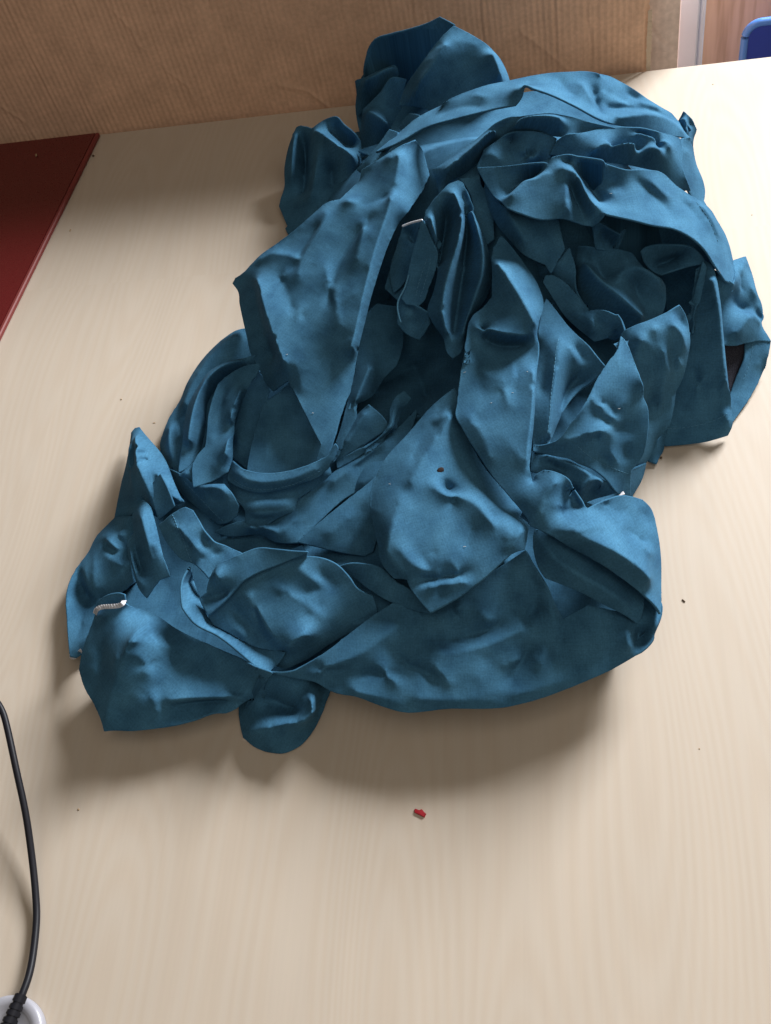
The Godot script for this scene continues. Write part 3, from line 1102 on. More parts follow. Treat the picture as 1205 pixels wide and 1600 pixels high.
	fold("flap", "hanging_flap", [Vector3(-71.4, 58, -754.5), Vector3(-67.8, 62, -755), Vector3(-62.5, 66, -752.4), Vector3(-38.7, 82, -751.4), Vector3(-22, 92, -747), Vector3(-4, 102, -743.8), Vector3(12.7, 110, -745.8), Vector3(30.5, 118, -746.5), Vector3(40.8, 122, -740.5), Vector3(54, 120, -753.6), Vector3(62.8, 122, -759.2), Vector3(65.8, 126, -763.8), Vector3(75, 132, -760), Vector3(86.7, 138, -757), Vector3(98.8, 145, -752.8), Vector3(115.9, 142, -758.5), Vector3(121.7, 126, -762.7), Vector3(120.7, 114, -747.2), Vector3(99.8, 124, -708.1), Vector3(85.5, 126, -690.3), Vector3(82.9, 124, -689.9), Vector3(68.5, 118, -675.7), Vector3(53.2, 110, -655.3), Vector3(39.3, 102, -634.8), Vector3(28.3, 94, -617.3), Vector3(17.3, 87, -599), Vector3(19.1, 84, -604.9), Vector3(9.4, 77, -588.1), Vector3(-0, 72, -571.4), Vector3(-10.8, 69, -555.5), Vector3(-20.5, 65, -538.8), Vector3(-29.6, 60, -524.7), Vector3(-40.3, 56, -525.9), Vector3(-32.1, 63, -535.8), Vector3(-35.8, 68, -556.2), Vector3(-40, 74, -580.8), Vector3(-44.2, 72, -603.7), Vector3(-60.4, 48, -621.1), Vector3(-64.9, 46, -634.5), Vector3(-67.1, 48, -651.2), Vector3(-70.5, 50, -668.6), Vector3(-70.5, 51, -690.2), Vector3(-70.7, 50, -712.6), Vector3(-70.4, 51, -733.1), Vector3(-69.3, 54, -749.2)], [[Vector3(-48.9, 84, -722.7), Vector3(-46.8, 90, -695.6), Vector3(-47.5, 90, -679.3), Vector3(-47, 89, -659.9), Vector3(-46, 87, -638), Vector3(-42.8, 83, -602.7)], [Vector3(-47.1, 82, -643.5), Vector3(-43.7, 79, -610.7)], [Vector3(-51.6, 72, -727.1), Vector3(-53.5, 66, -713.1), Vector3(-53.9, 62, -688), Vector3(-50.7, 58, -640.3)], [Vector3(40.8, 126, -733.7), Vector3(47.6, 128, -724.5), Vector3(55.9, 127, -719.1), Vector3(68.8, 130, -712.8), Vector3(81.4, 134, -707.8)], [Vector3(82.7, 144, -703.3), Vector3(74.8, 138, -689.3), Vector3(57.4, 128, -664.2), Vector3(37.4, 115, -632.7), Vector3(21.3, 102, -606.1), Vector3(9.6, 94, -587.8)], [Vector3(97.9, 150, -743.9), Vector3(96.3, 145, -735.8), Vector3(90.1, 140, -723.3), Vector3(84.3, 137, -710.2)]], [[Vector4(29.7, 117.6, -743.3, 2), Vector4(25.2, 111.7, -735.2, 4), Vector4(10.2, 101, -722.7, 4), Vector4(-4.2, 91.1, -713.1, 3), Vector4(-15.2, 80.6, -692, 2)], [Vector4(65.8, 117.8, -709.6, -2), Vector4(46.7, 110.6, -699.6, -4), Vector4(21.6, 97.2, -681, -4), Vector4(3.4, 84.8, -648.1, -3)], [Vector4(-48.7, 72.6, -751.7, 2), Vector4(-29.4, 84.4, -741.9, 3), Vector4(-13, 88.6, -722.4, 3), Vector4(0.5, 89.6, -695.5, 2)], [Vector4(13, 91.3, -666.9, 2), Vector4(7.5, 83.9, -617.9, 2)], [Vector4(84.4, 131, -753, 3), Vector4(93.6, 134, -753.4, 3)], [Vector4(52.9, 113.6, -705.9, 2), Vector4(33.1, 100.6, -667.5, 2)], [Vector4(-27.4, 79, -720.9, -3), Vector4(-24.2, 75.3, -689.4, -3), Vector4(-25.5, 72.4, -664.3, -2)], [Vector4(-35.3, 66.9, -628.5, 2), Vector4(-34, 71.3, -580.8, 2)]], 1, 0.9, 0)
	fold("wave_outer", "side_gathers", [Vector3(-65.3, 42, -705.9), Vector3(-71.5, 40, -712.4), Vector3(-80, 36, -718.3), Vector3(-95.4, 30, -718.8), Vector3(-119, 22, -709.4), Vector3(-136.3, 18, -691.4), Vector3(-147, 15, -674.2), Vector3(-156.2, 14, -662.9), Vector3(-166.1, 12, -647.2), Vector3(-170.9, 10, -637.4), Vector3(-170.5, 12, -624.1), Vector3(-163.4, 20, -596.4), Vector3(-154.3, 28, -573.9), Vector3(-135.2, 24, -587.4), Vector3(-111.2, 26, -651.2), Vector3(-72.2, 36, -675.3)], [[Vector3(-73.8, 46, -701.1), Vector3(-93.7, 38, -703.4), Vector3(-116.9, 32, -690.2), Vector3(-132.5, 28, -672.1), Vector3(-143, 26, -652.6)], [Vector3(-150.3, 18, -656.9), Vector3(-152.1, 14, -630.2)], [Vector3(-154.9, 24, -643.7), Vector3(-159.3, 24, -619), Vector3(-157.3, 26, -594.5)]], [], 0.5, 0.9, 1)
	fold("wave_mid", "side_gathers", [Vector3(-67, 52, -662.1), Vector3(-78.1, 52, -664.2), Vector3(-94.1, 48, -670.3), Vector3(-111.5, 44, -669), Vector3(-122.3, 42, -658.6), Vector3(-133.6, 40, -643.7), Vector3(-140.8, 38, -625.6), Vector3(-145.5, 36, -605.1), Vector3(-152.9, 32, -579.9), Vector3(-147.6, 30, -583), Vector3(-135.8, 26, -598.6), Vector3(-127.6, 24, -621.2), Vector3(-118, 26, -654), Vector3(-98.8, 34, -668.3), Vector3(-70.1, 42, -660.4)], [[Vector3(-72.2, 57, -656.3), Vector3(-93.6, 55, -659.5), Vector3(-111.5, 51, -653.3), Vector3(-123.4, 48, -635.9), Vector3(-132.7, 46, -613.3), Vector3(-139.6, 42, -592.2)]], [], 0.5, 0.9, 0)
	fold("wave_lobe", "side_gathers", [Vector3(-65.9, 50, -654.6), Vector3(-79.9, 50, -656.6), Vector3(-92.2, 48, -654.9), Vector3(-102, 46, -651.1), Vector3(-110.9, 44, -638.3), Vector3(-118.2, 43, -619.4), Vector3(-122, 43, -602.4), Vector3(-125.5, 43, -587.5), Vector3(-134.2, 42, -581.1), Vector3(-137.9, 42, -573.8), Vector3(-141.4, 40, -552.3), Vector3(-134.7, 40, -552.7), Vector3(-121, 40, -554.1), Vector3(-112.1, 42, -555.8), Vector3(-106.6, 42, -564.9), Vector3(-103, 43, -580.3), Vector3(-98.6, 44, -599.4), Vector3(-88.5, 46, -619.5), Vector3(-76.2, 48, -639.3), Vector3(-69.1, 48, -648)], [[Vector3(-80.9, 57, -628.8), Vector3(-94.2, 55, -606.1), Vector3(-103.3, 55, -573.8), Vector3(-111.7, 51, -557.8)]], [[Vector4(-95, 46.9, -648.3, -2), Vector4(-107, 44.2, -621.2, -3), Vector4(-115, 43, -588.7, -2)], [Vector4(-121.7, 42.2, -572.5, 2), Vector4(-117.7, 41, -556.3, 2)]], 4, 0.9, 0)
	fold("wave_pleat", "side_gathers", [Vector3(-153.1, 34, -574.3), Vector3(-137.9, 38, -579.2), Vector3(-134.5, 34, -568.4), Vector3(-132.9, 32, -555.5), Vector3(-143.1, 28, -560)], [[Vector3(-151.5, 37, -571.8), Vector3(-140.1, 38, -567.4)]], [], 0.5, 0.9, 0)
	fold("wave_tail", "side_gathers", [Vector3(-165.2, 24, -593.7), Vector3(-153.4, 32, -576.4), Vector3(-140.7, 38, -553.4), Vector3(-129.3, 42, -548.6), Vector3(-116.2, 44, -542.5), Vector3(-112, 42, -531.2), Vector3(-110, 38, -521.9), Vector3(-113.8, 32, -517.9), Vector3(-122.3, 28, -517.5), Vector3(-130.9, 24, -521.7), Vector3(-143.5, 22, -542.4), Vector3(-160.4, 20, -575.4)], [[Vector3(-150.8, 34, -569.5), Vector3(-139.6, 32, -546.1), Vector3(-126.1, 28, -518.9)], [Vector3(-137.6, 44, -546.6), Vector3(-122.3, 47, -539.7), Vector3(-113.7, 45, -531.2)], [Vector3(-137, 40, -545.7), Vector3(-127.6, 36, -536.7), Vector3(-112.7, 40, -522.2)]], [], 0.5, 0.9, 0)
	fold("spike", "side_gathers", [Vector3(-219, 8, -572.9), Vector3(-210.3, 12, -597.4), Vector3(-201.1, 15, -622.5), Vector3(-193, 17, -653.6), Vector3(-189.4, 18, -656), Vector3(-185.1, 20, -654), Vector3(-178.1, 22, -637.9), Vector3(-167.9, 26, -612.7), Vector3(-161.9, 34, -591.5), Vector3(-155.6, 40, -558), Vector3(-151.6, 42, -539.4), Vector3(-161, 38, -541.4), Vector3(-173.7, 34, -535.9), Vector3(-178, 36, -539.4), Vector3(-184, 36, -558.4), Vector3(-197.4, 26, -557.5), Vector3(-204.9, 16, -562.6)], [[Vector3(-180.9, 38, -633.3), Vector3(-179.3, 50, -603.1), Vector3(-177.1, 54, -572.5), Vector3(-174.4, 50, -549.1), Vector3(-174.2, 40, -533.4)], [Vector3(-180, 28, -625.6), Vector3(-177.3, 30, -597.2)], [Vector3(-174, 46, -579.4), Vector3(-163.3, 54, -564), Vector3(-158.1, 52, -546.3), Vector3(-151.7, 45, -537.5)], [Vector3(-191, 28, -637.6), Vector3(-191.5, 38, -599.9), Vector3(-190.4, 38, -567.9)], [Vector3(-187.5, 30, -628.8), Vector3(-189.5, 34, -593.4)]], [[Vector4(-191.8, 18.9, -643.8, -4), Vector4(-195.7, 19.7, -607.4, -5), Vector4(-192.4, 26.2, -579.5, -3)], [Vector4(-169.7, 31.2, -580.8, -3), Vector4(-157.2, 38.2, -549.8, -4)]], 0.5, 0.9, 0)
	fold("spike_facet", "side_gathers", [Vector3(-172.3, 54, -554.5), Vector3(-161.9, 60, -557.5), Vector3(-158, 58, -540), Vector3(-156.9, 52, -529.3), Vector3(-164.2, 48, -528.6), Vector3(-172.3, 44, -527.8), Vector3(-172.7, 50, -540.2)], [], [], 0.5, 0.9, 0)
	fold("twist_strip", "side_gathers", [Vector3(-194.8, 38, -544.3), Vector3(-189, 44, -545.9), Vector3(-181.6, 50, -545.8), Vector3(-176.9, 50, -538.5), Vector3(-174.4, 50, -524.5), Vector3(-172.7, 50, -504.8), Vector3(-171.3, 50, -484.2), Vector3(-169.4, 48, -468.7), Vector3(-178.1, 46, -469.8), Vector3(-191, 40, -461.9), Vector3(-195.4, 40, -470.9), Vector3(-198.6, 40, -490.2), Vector3(-201.4, 38, -515.9), Vector3(-200.3, 38, -521.1), Vector3(-194.6, 40, -524.8)], [[Vector3(-183, 56, -533.1), Vector3(-179.4, 56, -506.2), Vector3(-177.6, 52, -477.6)], [Vector3(-195, 42, -516.4), Vector3(-195.1, 38, -501), Vector3(-192.4, 37, -483.7)], [Vector3(-196.9, 44, -511.7), Vector3(-194.7, 45, -484), Vector3(-191.4, 42, -465.2)]], [], 0.5, 0.9, 0)
	fold("left_body", "side_gathers", [Vector3(-216.6, 14, -568.1), Vector3(-206.4, 24, -557.3), Vector3(-196.7, 32, -547.8), Vector3(-195.7, 32, -537.4), Vector3(-202.2, 30, -526.6), Vector3(-202.1, 34, -504.7), Vector3(-202.1, 34, -484.6), Vector3(-210.3, 28, -483.8), Vector3(-233.3, 18, -490.5), Vector3(-239, 16, -477.7), Vector3(-245.5, 24, -448.3), Vector3(-249.7, 24, -442.6), Vector3(-255.7, 22, -440.8), Vector3(-260.6, 20, -444.5), Vector3(-261.5, 18, -457.1), Vector3(-261.5, 16, -483.4), Vector3(-260.8, 16, -501.6), Vector3(-257.7, 16, -513.1), Vector3(-251.5, 16, -526.8), Vector3(-241.2, 16, -539.2), Vector3(-233.4, 16, -552.1), Vector3(-220.1, 16, -563.2)], [[Vector3(-230.1, 22, -545), Vector3(-215.4, 30, -536.1), Vector3(-202.2, 34, -531.9)], [Vector3(-231.2, 20, -545.1), Vector3(-220.8, 30, -519), Vector3(-202.7, 38, -496)], [Vector3(-234.5, 18, -543.7), Vector3(-235.2, 24, -501.4), Vector3(-238.9, 16, -487.7)], [Vector3(-257.1, 8, -513.2), Vector3(-242.2, 10, -494.1)], [Vector3(-249.7, 14, -525.8), Vector3(-257.1, 12, -507.5)]], [[Vector4(-226, 19.3, -542, -2), Vector4(-209.6, 28.9, -515.7, -3)], [Vector4(-213.9, 19.6, -554.8, -3), Vector4(-206.7, 29.8, -515.5, -4), Vector4(-205.7, 31.1, -492.4, -3)], [Vector4(-223.9, 19, -552.3, 3), Vector4(-213.7, 25.1, -531, 4), Vector4(-204, 29.3, -518.1, 3)], [Vector4(-245.3, 17.4, -530.1, 3), Vector4(-242.3, 18.7, -507.3, 3), Vector4(-241.1, 18.4, -488.5, 2)], [Vector4(-254.9, 16.4, -513.4, -3), Vector4(-248.7, 17.9, -496.1, -4)], [Vector4(-250.7, 17.9, -486, -3), Vector4(-252.5, 21.5, -455, -3)]], 0.5, 0.9, 1)
	fold("overlock_fold", "side_gathers", [Vector3(-232.2, 38, -463.2), Vector3(-225.6, 46, -465.5), Vector3(-215.7, 54, -462.9), Vector3(-205.8, 58, -459), Vector3(-201.4, 60, -454.8), Vector3(-202.7, 56, -450.5), Vector3(-210.1, 52, -451.3), Vector3(-222, 46, -456.2)], [], [], 0.5, 0.9, 0)
	fold("lower_left", "lower_panel", [Vector3(-231.7, 40, -459.5), Vector3(-220.9, 52, -454.3), Vector3(-211.6, 58, -448.8), Vector3(-201.7, 62, -446.1), Vector3(-197.6, 50, -447.9), Vector3(-191.3, 40, -449.5), Vector3(-172.8, 36, -428.9), Vector3(-150.8, 38, -406.2), Vector3(-128.5, 44, -383.2), Vector3(-116.2, 54, -365.9), Vector3(-107.2, 56, -358.2), Vector3(-115.7, 40, -360.1), Vector3(-124.6, 24, -363.3), Vector3(-136.6, 26, -358.6), Vector3(-149.3, 24, -356.7), Vector3(-154.4, 26, -358.1), Vector3(-173.3, 26, -358), Vector3(-189.6, 26, -359), Vector3(-217.4, 26, -364.3), Vector3(-228.1, 25, -368.3), Vector3(-238, 24, -371.6), Vector3(-239.6, 26, -382.6), Vector3(-242.7, 28, -394.4), Vector3(-247.8, 28, -408.1), Vector3(-251, 28, -425.5), Vector3(-244.5, 34, -438.1), Vector3(-236.3, 40, -447.5)], [[Vector3(-187.6, 76, -412.6), Vector3(-205.7, 60, -398.6), Vector3(-221.3, 44, -386), Vector3(-236.3, 27, -371.4)]], [[Vector4(-196, 43.9, -432.5, 6), Vector4(-182.5, 38.6, -422.4, 6), Vector4(-167.6, 37.4, -408.3, 5)], [Vector4(-192.8, 29.9, -375.5, 3), Vector4(-181.4, 30.4, -375.6, 5), Vector4(-158.7, 29.6, -369.8, 6), Vector4(-136.2, 28.9, -363.2, 5), Vector4(-125.9, 27.5, -364, 3)], [Vector4(-191.1, 29.2, -372.4, -4), Vector4(-175.4, 29.1, -370.1, -5), Vector4(-153.8, 28, -366, -5), Vector4(-139.2, 27.7, -361.9, -3)], [Vector4(-193.9, 32.7, -388.8, 3), Vector4(-193.7, 30.9, -380.5, 4), Vector4(-191.7, 28.4, -369.4, 3)], [Vector4(-205.8, 41.1, -423.6, 3), Vector4(-216.3, 35.7, -412.3, 2)], [Vector4(-226.4, 39.6, -433, -3), Vector4(-232.1, 32.5, -414, -3)], [Vector4(-174.8, 37.3, -409.4, -3), Vector4(-158.1, 36.5, -392, -3)], [Vector4(-195.9, 41.4, -424.2, 4), Vector4(-191.8, 37.3, -408.5, 3), Vector4(-196.8, 34.1, -395.8, 3)], [Vector4(-155.4, 34.4, -381.6, 3), Vector4(-140, 33, -369.2, 3)], [Vector4(-225, 28.6, -386.9, -2), Vector4(-216.3, 26.9, -371.8, -2)]], 0.5, 0.9, 1)
	fold("bottom_tab", "lower_panel", [Vector3(-144, 3, -370.1), Vector3(-145, 3, -348.9), Vector3(-144.7, 3, -345), Vector3(-136.7, 3, -334.2), Vector3(-125.1, 3, -326.3), Vector3(-119.6, 3, -324.3), Vector3(-107.7, 3, -325.4), Vector3(-95.6, 3, -332.7), Vector3(-86.1, 4, -343.2), Vector3(-79.5, 5, -353.5), Vector3(-74.4, 8, -358.9), Vector3(-82.1, 20, -361.4), Vector3(-94.9, 34, -362.5), Vector3(-110, 40, -367.2), Vector3(-116.5, 36, -363), Vector3(-125.7, 24, -363.7)], [[Vector3(-142.8, 9, -343), Vector3(-126.1, 21, -339.1), Vector3(-105.6, 27, -334.6), Vector3(-92.4, 30, -330.7), Vector3(-86.5, 32, -332.8), Vector3(-84.9, 36, -340.3), Vector3(-86.6, 38, -346.8)], [Vector3(-121.6, 12, -365.5), Vector3(-110.1, 8, -355.7), Vector3(-98.7, 12, -347.5)], [Vector3(-118.8, 20, -334.6), Vector3(-124.3, 8, -326.1)], [Vector3(-79.4, 14, -358.2), Vector3(-85.8, 10, -349.3), Vector3(-90.4, 9, -339.7)]], [], 0.5, 0.9, 0)
	fold("front_loop", "lower_panel", [Vector3(-147.5, 68, -454.3), Vector3(-153.3, 68, -446.7), Vector3(-156.4, 68, -433.6), Vector3(-157.4, 66, -424.8), Vector3(-151.1, 64, -410.7), Vector3(-137.1, 58, -398.5), Vector3(-124, 52, -381.4), Vector3(-116.4, 48, -371.1), Vector3(-110, 46, -364.8), Vector3(-105.3, 42, -371.1), Vector3(-97.1, 44, -377.7), Vector3(-107.8, 40, -386.3), Vector3(-116.3, 40, -391.9), Vector3(-129.3, 42, -404.1), Vector3(-142.5, 44, -416.5), Vector3(-144.3, 46, -424.4), Vector3(-147.1, 48, -434.8), Vector3(-150.8, 42, -449.1), Vector3(-153.8, 38, -464.5)], [], [[Vector4(-149.3, 58.3, -456.5, 3), Vector4(-152.6, 49.5, -449.5, 5), Vector4(-147.4, 50.1, -427.3, 5), Vector4(-136.8, 50.7, -407.9, 4), Vector4(-121.9, 47.2, -388.5, 3)]], 0.5, 0.9, 0)
	fold("collar_fold", "lower_panel", [Vector3(-145.9, 60, -432.3), Vector3(-139.2, 62, -432.3), Vector3(-138.2, 64, -436.6), Vector3(-134, 68, -442.5), Vector3(-126.6, 72, -447.2), Vector3(-118.8, 74, -447.3), Vector3(-108.7, 76, -446.9), Vector3(-96.2, 78, -446.4), Vector3(-82.7, 80, -439.1), Vector3(-69.7, 80, -432.4), Vector3(-61.1, 80, -428.5), Vector3(-73.5, 76, -430.5), Vector3(-85.8, 74, -430.9), Vector3(-98.2, 72, -431.1), Vector3(-110.9, 70, -429.3), Vector3(-119.7, 66, -426.2), Vector3(-131.2, 62, -421.3), Vector3(-142.3, 58, -418)], [[Vector3(-144, 58, -433.1), Vector3(-130, 58, -430), Vector3(-122.5, 60, -432)], [Vector3(-126, 77, -440.9), Vector3(-130, 72, -432.8)]], [], 3, 0.9, 0)
	fold("front_panel", "lower_panel", [Vector3(-143.7, 52, -422), Vector3(-127.9, 58, -428.2), Vector3(-113.4, 64, -432.6), Vector3(-99.1, 67, -434), Vector3(-74.1, 72, -432.9), Vector3(-62.6, 72, -430.8), Vector3(-44.5, 68, -419.8), Vector3(-38.4, 64, -408.9), Vector3(-35.2, 60, -400.6), Vector3(-26.6, 56, -393.1), Vector3(-26.6, 46, -384.1), Vector3(-45, 38, -383), Vector3(-64.4, 33, -380.4), Vector3(-84, 30, -375.4), Vector3(-103.5, 30, -372.8), Vector3(-105.8, 36, -377.1), Vector3(-97.6, 40, -380.7), Vector3(-107.4, 42, -385.3), Vector3(-115.8, 43, -390.3), Vector3(-128.4, 46, -402.2), Vector3(-142.5, 48, -415.6)], [[Vector3(-95.9, 47, -377), Vector3(-84, 56, -378.4), Vector3(-73, 56, -381.2)]], [[Vector4(-112.9, 63.1, -429.5, 2), Vector4(-107.3, 50.9, -412.6, 3), Vector4(-98.6, 40.1, -385, 2)], [Vector4(-108, 56.4, -420.6, -2), Vector4(-108.8, 44.6, -400.3, -2)], [Vector4(-74.8, 71, -430.3, 2), Vector4(-57.6, 59.5, -411.8, 2)], [Vector4(-127.5, 57.1, -424.4, -3), Vector4(-118.4, 48, -408.5, -3), Vector4(-101.7, 41.7, -391.3, -2)], [Vector4(-94.7, 61.8, -426.5, 2), Vector4(-75.8, 54.3, -410.3, 2), Vector4(-59.1, 43.2, -389, 2)], [Vector4(-59.9, 65.4, -422.8, -2), Vector4(-47.5, 58.9, -404.3, -2)]], 2, 0.9, 0)
	fold("front_tuck", "lower_panel", [Vector3(-43.8, 54, -425.9), Vector3(-33.9, 60, -421.4), Vector3(-25.1, 62, -416.6), Vector3(-15.9, 62, -410.4), Vector3(-8.8, 60, -397.9), Vector3(-0, 60, -386.5), Vector3(8.6, 62, -364), Vector3(-6.4, 56, -377.7), Vector3(-20.6, 52, -394.1), Vector3(-29.6, 50, -407.6), Vector3(-37.4, 50, -420.4)], [], [], 0.5, 0.9, 0)
	fold("sleeve", "sleeve", [Vector3(-166.6, 66, -502.4), Vector3(-157.4, 72, -502.9), Vector3(-147.4, 75, -504.2), Vector3(-142.7, 76, -504.1), Vector3(-137.9, 75, -500.2), Vector3(-134.5, 73, -488.8), Vector3(-131.5, 70, -477.7), Vector3(-128.5, 66, -473.3), Vector3(-120.5, 62, -468.6), Vector3(-109, 64, -456), Vector3(-117.7, 62, -455), Vector3(-127.8, 60, -457.1), Vector3(-135.5, 58, -451), Vector3(-137.6, 58, -449.1), Vector3(-142.4, 60, -458.3), Vector3(-147.6, 60, -465.1), Vector3(-153.8, 60, -470.3), Vector3(-160.4, 60, -481.8), Vector3(-165.2, 62, -493.6)], [], [[Vector4(-156.7, 71.3, -500.7, 4), Vector4(-149.3, 67.7, -489.8, 6), Vector4(-143.1, 64.9, -477.3, 5), Vector4(-134.4, 62.6, -465.2, 3)], [Vector4(-129.2, 66, -472.6, 2), Vector4(-129.9, 63.1, -465.4, -3), Vector4(-112.1, 63.5, -456.9, 2)], [Vector4(-152.9, 71.4, -500.8, 2), Vector4(-148.1, 64.1, -479.7, 2)], [Vector4(-133.9, 69.3, -479.9, -3), Vector4(-133.5, 64.1, -468.3, -3)]], 0.5, 0.9, 0)
	fold("collar_band", "collar", [Vector3(-106.8, 42, -564.1), Vector3(-100.8, 46, -551.6), Vector3(-94.5, 50, -542.5), Vector3(-81.1, 52, -533.1), Vector3(-61.9, 56, -524.9), Vector3(-42.1, 60, -522.1), Vector3(-30.5, 62, -523.1), Vector3(-21.4, 66, -528.1), Vector3(-21, 64, -526.3), Vector3(-28.5, 60, -519.3), Vector3(-37.1, 54, -515.6), Vector3(-59.2, 48, -516.1), Vector3(-77.7, 44, -520.1), Vector3(-92.9, 42, -526.5), Vector3(-104.9, 40, -537.6), Vector3(-113.9, 36, -551.8), Vector3(-111.1, 38, -561.3)], [[Vector3(-106.1, 45, -553.6), Vector3(-92.5, 50, -530.8), Vector3(-75.3, 52, -521.7), Vector3(-57.2, 55, -517.2), Vector3(-36.3, 60, -519)]], [], 0.5, 1.2, 0)
	fold("collar_under", "collar", [Vector3(-115.2, 32, -555.5), Vector3(-105.5, 36, -540.9), Vector3(-93.4, 38, -530.1), Vector3(-78.2, 40, -523.4), Vector3(-59.6, 44, -519.4), Vector3(-37.6, 48, -520.1), Vector3(-31.1, 46, -528.3), Vector3(-32, 42, -521.9), Vector3(-48.5, 38, -516.4), Vector3(-62.7, 36, -513.5), Vector3(-67.9, 32, -505.3), Vector3(-84.4, 30, -504.1), Vector3(-95.4, 28, -504.3), Vector3(-104.5, 26, -508.6), Vector3(-108.6, 26, -513.7), Vector3(-106.9, 28, -523.9), Vector3(-111, 30, -534.8), Vector3(-113.5, 30, -544.3)], [], [[Vector4(-105.2, 29.2, -526.5, 2), Vector4(-98.3, 29.5, -515.7, 4), Vector4(-83.1, 31.4, -509.4, 4), Vector4(-65.3, 34.6, -508.6, 2)], [Vector4(-106.8, 27.2, -516.2, -2), Vector4(-97.1, 28.5, -508.9, -2), Vector4(-84.1, 30.1, -505.4, -2)], [Vector4(-108.9, 33.2, -541.8, -2), Vector4(-94.2, 36.7, -527.6, -2), Vector4(-74.2, 37.8, -519.9, -2), Vector4(-54.2, 39.9, -518.8, -2)]], 0.5, 0.9, 0)
	fold("neck_inner", "collar", [Vector3(-96.9, 38, -553.1), Vector3(-90.7, 40, -570.8), Vector3(-79.6, 44, -593.5), Vector3(-70.4, 46, -611.1), Vector3(-55.1, 46, -618.9), Vector3(-45.4, 44, -628.2), Vector3(-38.3, 44, -593.1), Vector3(-32.5, 46, -553), Vector3(-39.2, 46, -533.3), Vector3(-56.9, 42, -535.8), Vector3(-83, 38, -544.2)], [], [[Vector4(-67.7, 45.4, -604, 1.5), Vector4(-81, 39.4, -553.5, 1.5)], [Vector4(-51.9, 45.5, -614.2, -1.5), Vector4(-45, 44.5, -552.3, -1.5)]], 2, 0.9, 0)
	fold("neck_dark", "collar", [Vector3(-71.1, 36, -664.7), Vector3(-64.2, 36, -637.9), Vector3(-70.9, 34, -619.4), Vector3(-85.8, 30, -588.1), Vector3(-97.7, 26, -565.6), Vector3(-107.5, 26, -582), Vector3(-103.4, 28, -604.2), Vector3(-88.5, 32, -636.2)], [[Vector3(-100.9, 34, -598), Vector3(-96.2, 26, -582.9)]], [], 0.5, 0.9, 0)
	fold("deep_a", "gathered_body", [Vector3(18.5, 58, -629.9), Vector3(26.9, 70, -643.5), Vector3(44.3, 76, -653.4), Vector3(59.4, 66, -653.7), Vector3(58.1, 44, -641.2), Vector3(45.7, 38, -618.8), Vector3(31.5, 40, -605.4), Vector3(18, 42, -588.3), Vector3(4.7, 50, -577.2), Vector3(1.4, 54, -567.7), Vector3(-2.5, 52, -558.5), Vector3(-11.3, 50, -548), Vector3(-20, 46, -539.3), Vector3(-21.1, 46, -548.4), Vector3(-12.1, 50, -562.4), Vector3(1.6, 54, -589.5), Vector3(12.9, 56, -613)], [[Vector3(25.9, 64, -603.3), Vector3(14, 60, -587.9), Vector3(4.1, 58, -571.9), Vector3(-1.1, 56, -558)]], [], 0.5, 0.9, 0)
	fold("deep_b", "gathered_body", [Vector3(-21, 44, -539.7), Vector3(2.4, 52, -565.4), Vector3(11.5, 60, -563), Vector3(15.3, 58, -558.3), Vector3(20.3, 52, -551), Vector3(22.2, 46, -546.7), Vector3(9, 44, -543.2), Vector3(-5.8, 42, -538.7), Vector3(-14.1, 42, -537.2), Vector3(-25.5, 38, -534.4)], [[Vector3(10.3, 62, -559.4), Vector3(-3.7, 54, -548.4), Vector3(-17.8, 48, -538.5)]], [], 0.5, 0.9, 0)
	fold("deep_c", "gathered_body", [Vector3(35.7, 52, -569.8), Vector3(43.4, 50, -574.9), Vector3(46.8, 44, -570.8), Vector3(33.5, 46, -554.5), Vector3(27.9, 44, -544.4), Vector3(10.3, 44, -537.5), Vector3(-7.6, 42, -530.8), Vector3(-26, 38, -529.1), Vector3(-25.5, 38, -536.1), Vector3(-3.3, 46, -534.3), Vector3(14.1, 48, -539.5), Vector3(22.7, 52, -544.7), Vector3(27.5, 54, -556.9)], [[Vector3(36.4, 56, -562.1), Vector3(28.3, 54, -549.5), Vector3(24.1, 54, -540.7), Vector3(12.3, 52, -534.2), Vector3(-6.8, 46, -530.6)]], [], 0.5, 0.9, 0)
	fold("deep_d", "gathered_body", [Vector3(47.7, 40, -561.3), Vector3(28, 40, -547.8), Vector3(7.1, 41, -537.8), Vector3(-22, 37, -530.4), Vector3(-44.4, 35, -520.5), Vector3(-67.3, 32, -508.4), Vector3(-70.9, 31, -504.7), Vector3(-84.8, 27, -506.4), Vector3(-100.8, 25, -508.2), Vector3(-110.3, 25, -515.1), Vector3(-123.7, 24, -516), Vector3(-134.4, 22, -515.7), Vector3(-126, 19, -511.4), Vector3(-98.3, 20, -500.3), Vector3(-89.1, 23, -488.4), Vector3(-71.7, 27, -478.8), Vector3(-53.4, 30, -489.1), Vector3(-29.3, 32, -502), Vector3(-3.6, 34, -509.5), Vector3(6.7, 38, -516.6), Vector3(31.1, 42, -532.5)], [[Vector3(21.4, 46, -538.3), Vector3(-8.7, 42, -526.1), Vector3(-38.4, 38, -514.1)], [Vector3(-110.4, 29, -507.3), Vector3(-90.5, 32, -496.1), Vector3(-82.1, 30, -488)]], [[Vector4(-79.6, 27.8, -504.7, -3), Vector4(-102.1, 23.5, -503.3, -3)], [Vector4(-63.8, 30.6, -501.5, 3), Vector4(-88.7, 23.2, -490.5, 2)], [Vector4(13.6, 39.5, -533, -3), Vector4(-17.3, 35.8, -522.7, -3)]], 0.5, 0.9, 0)
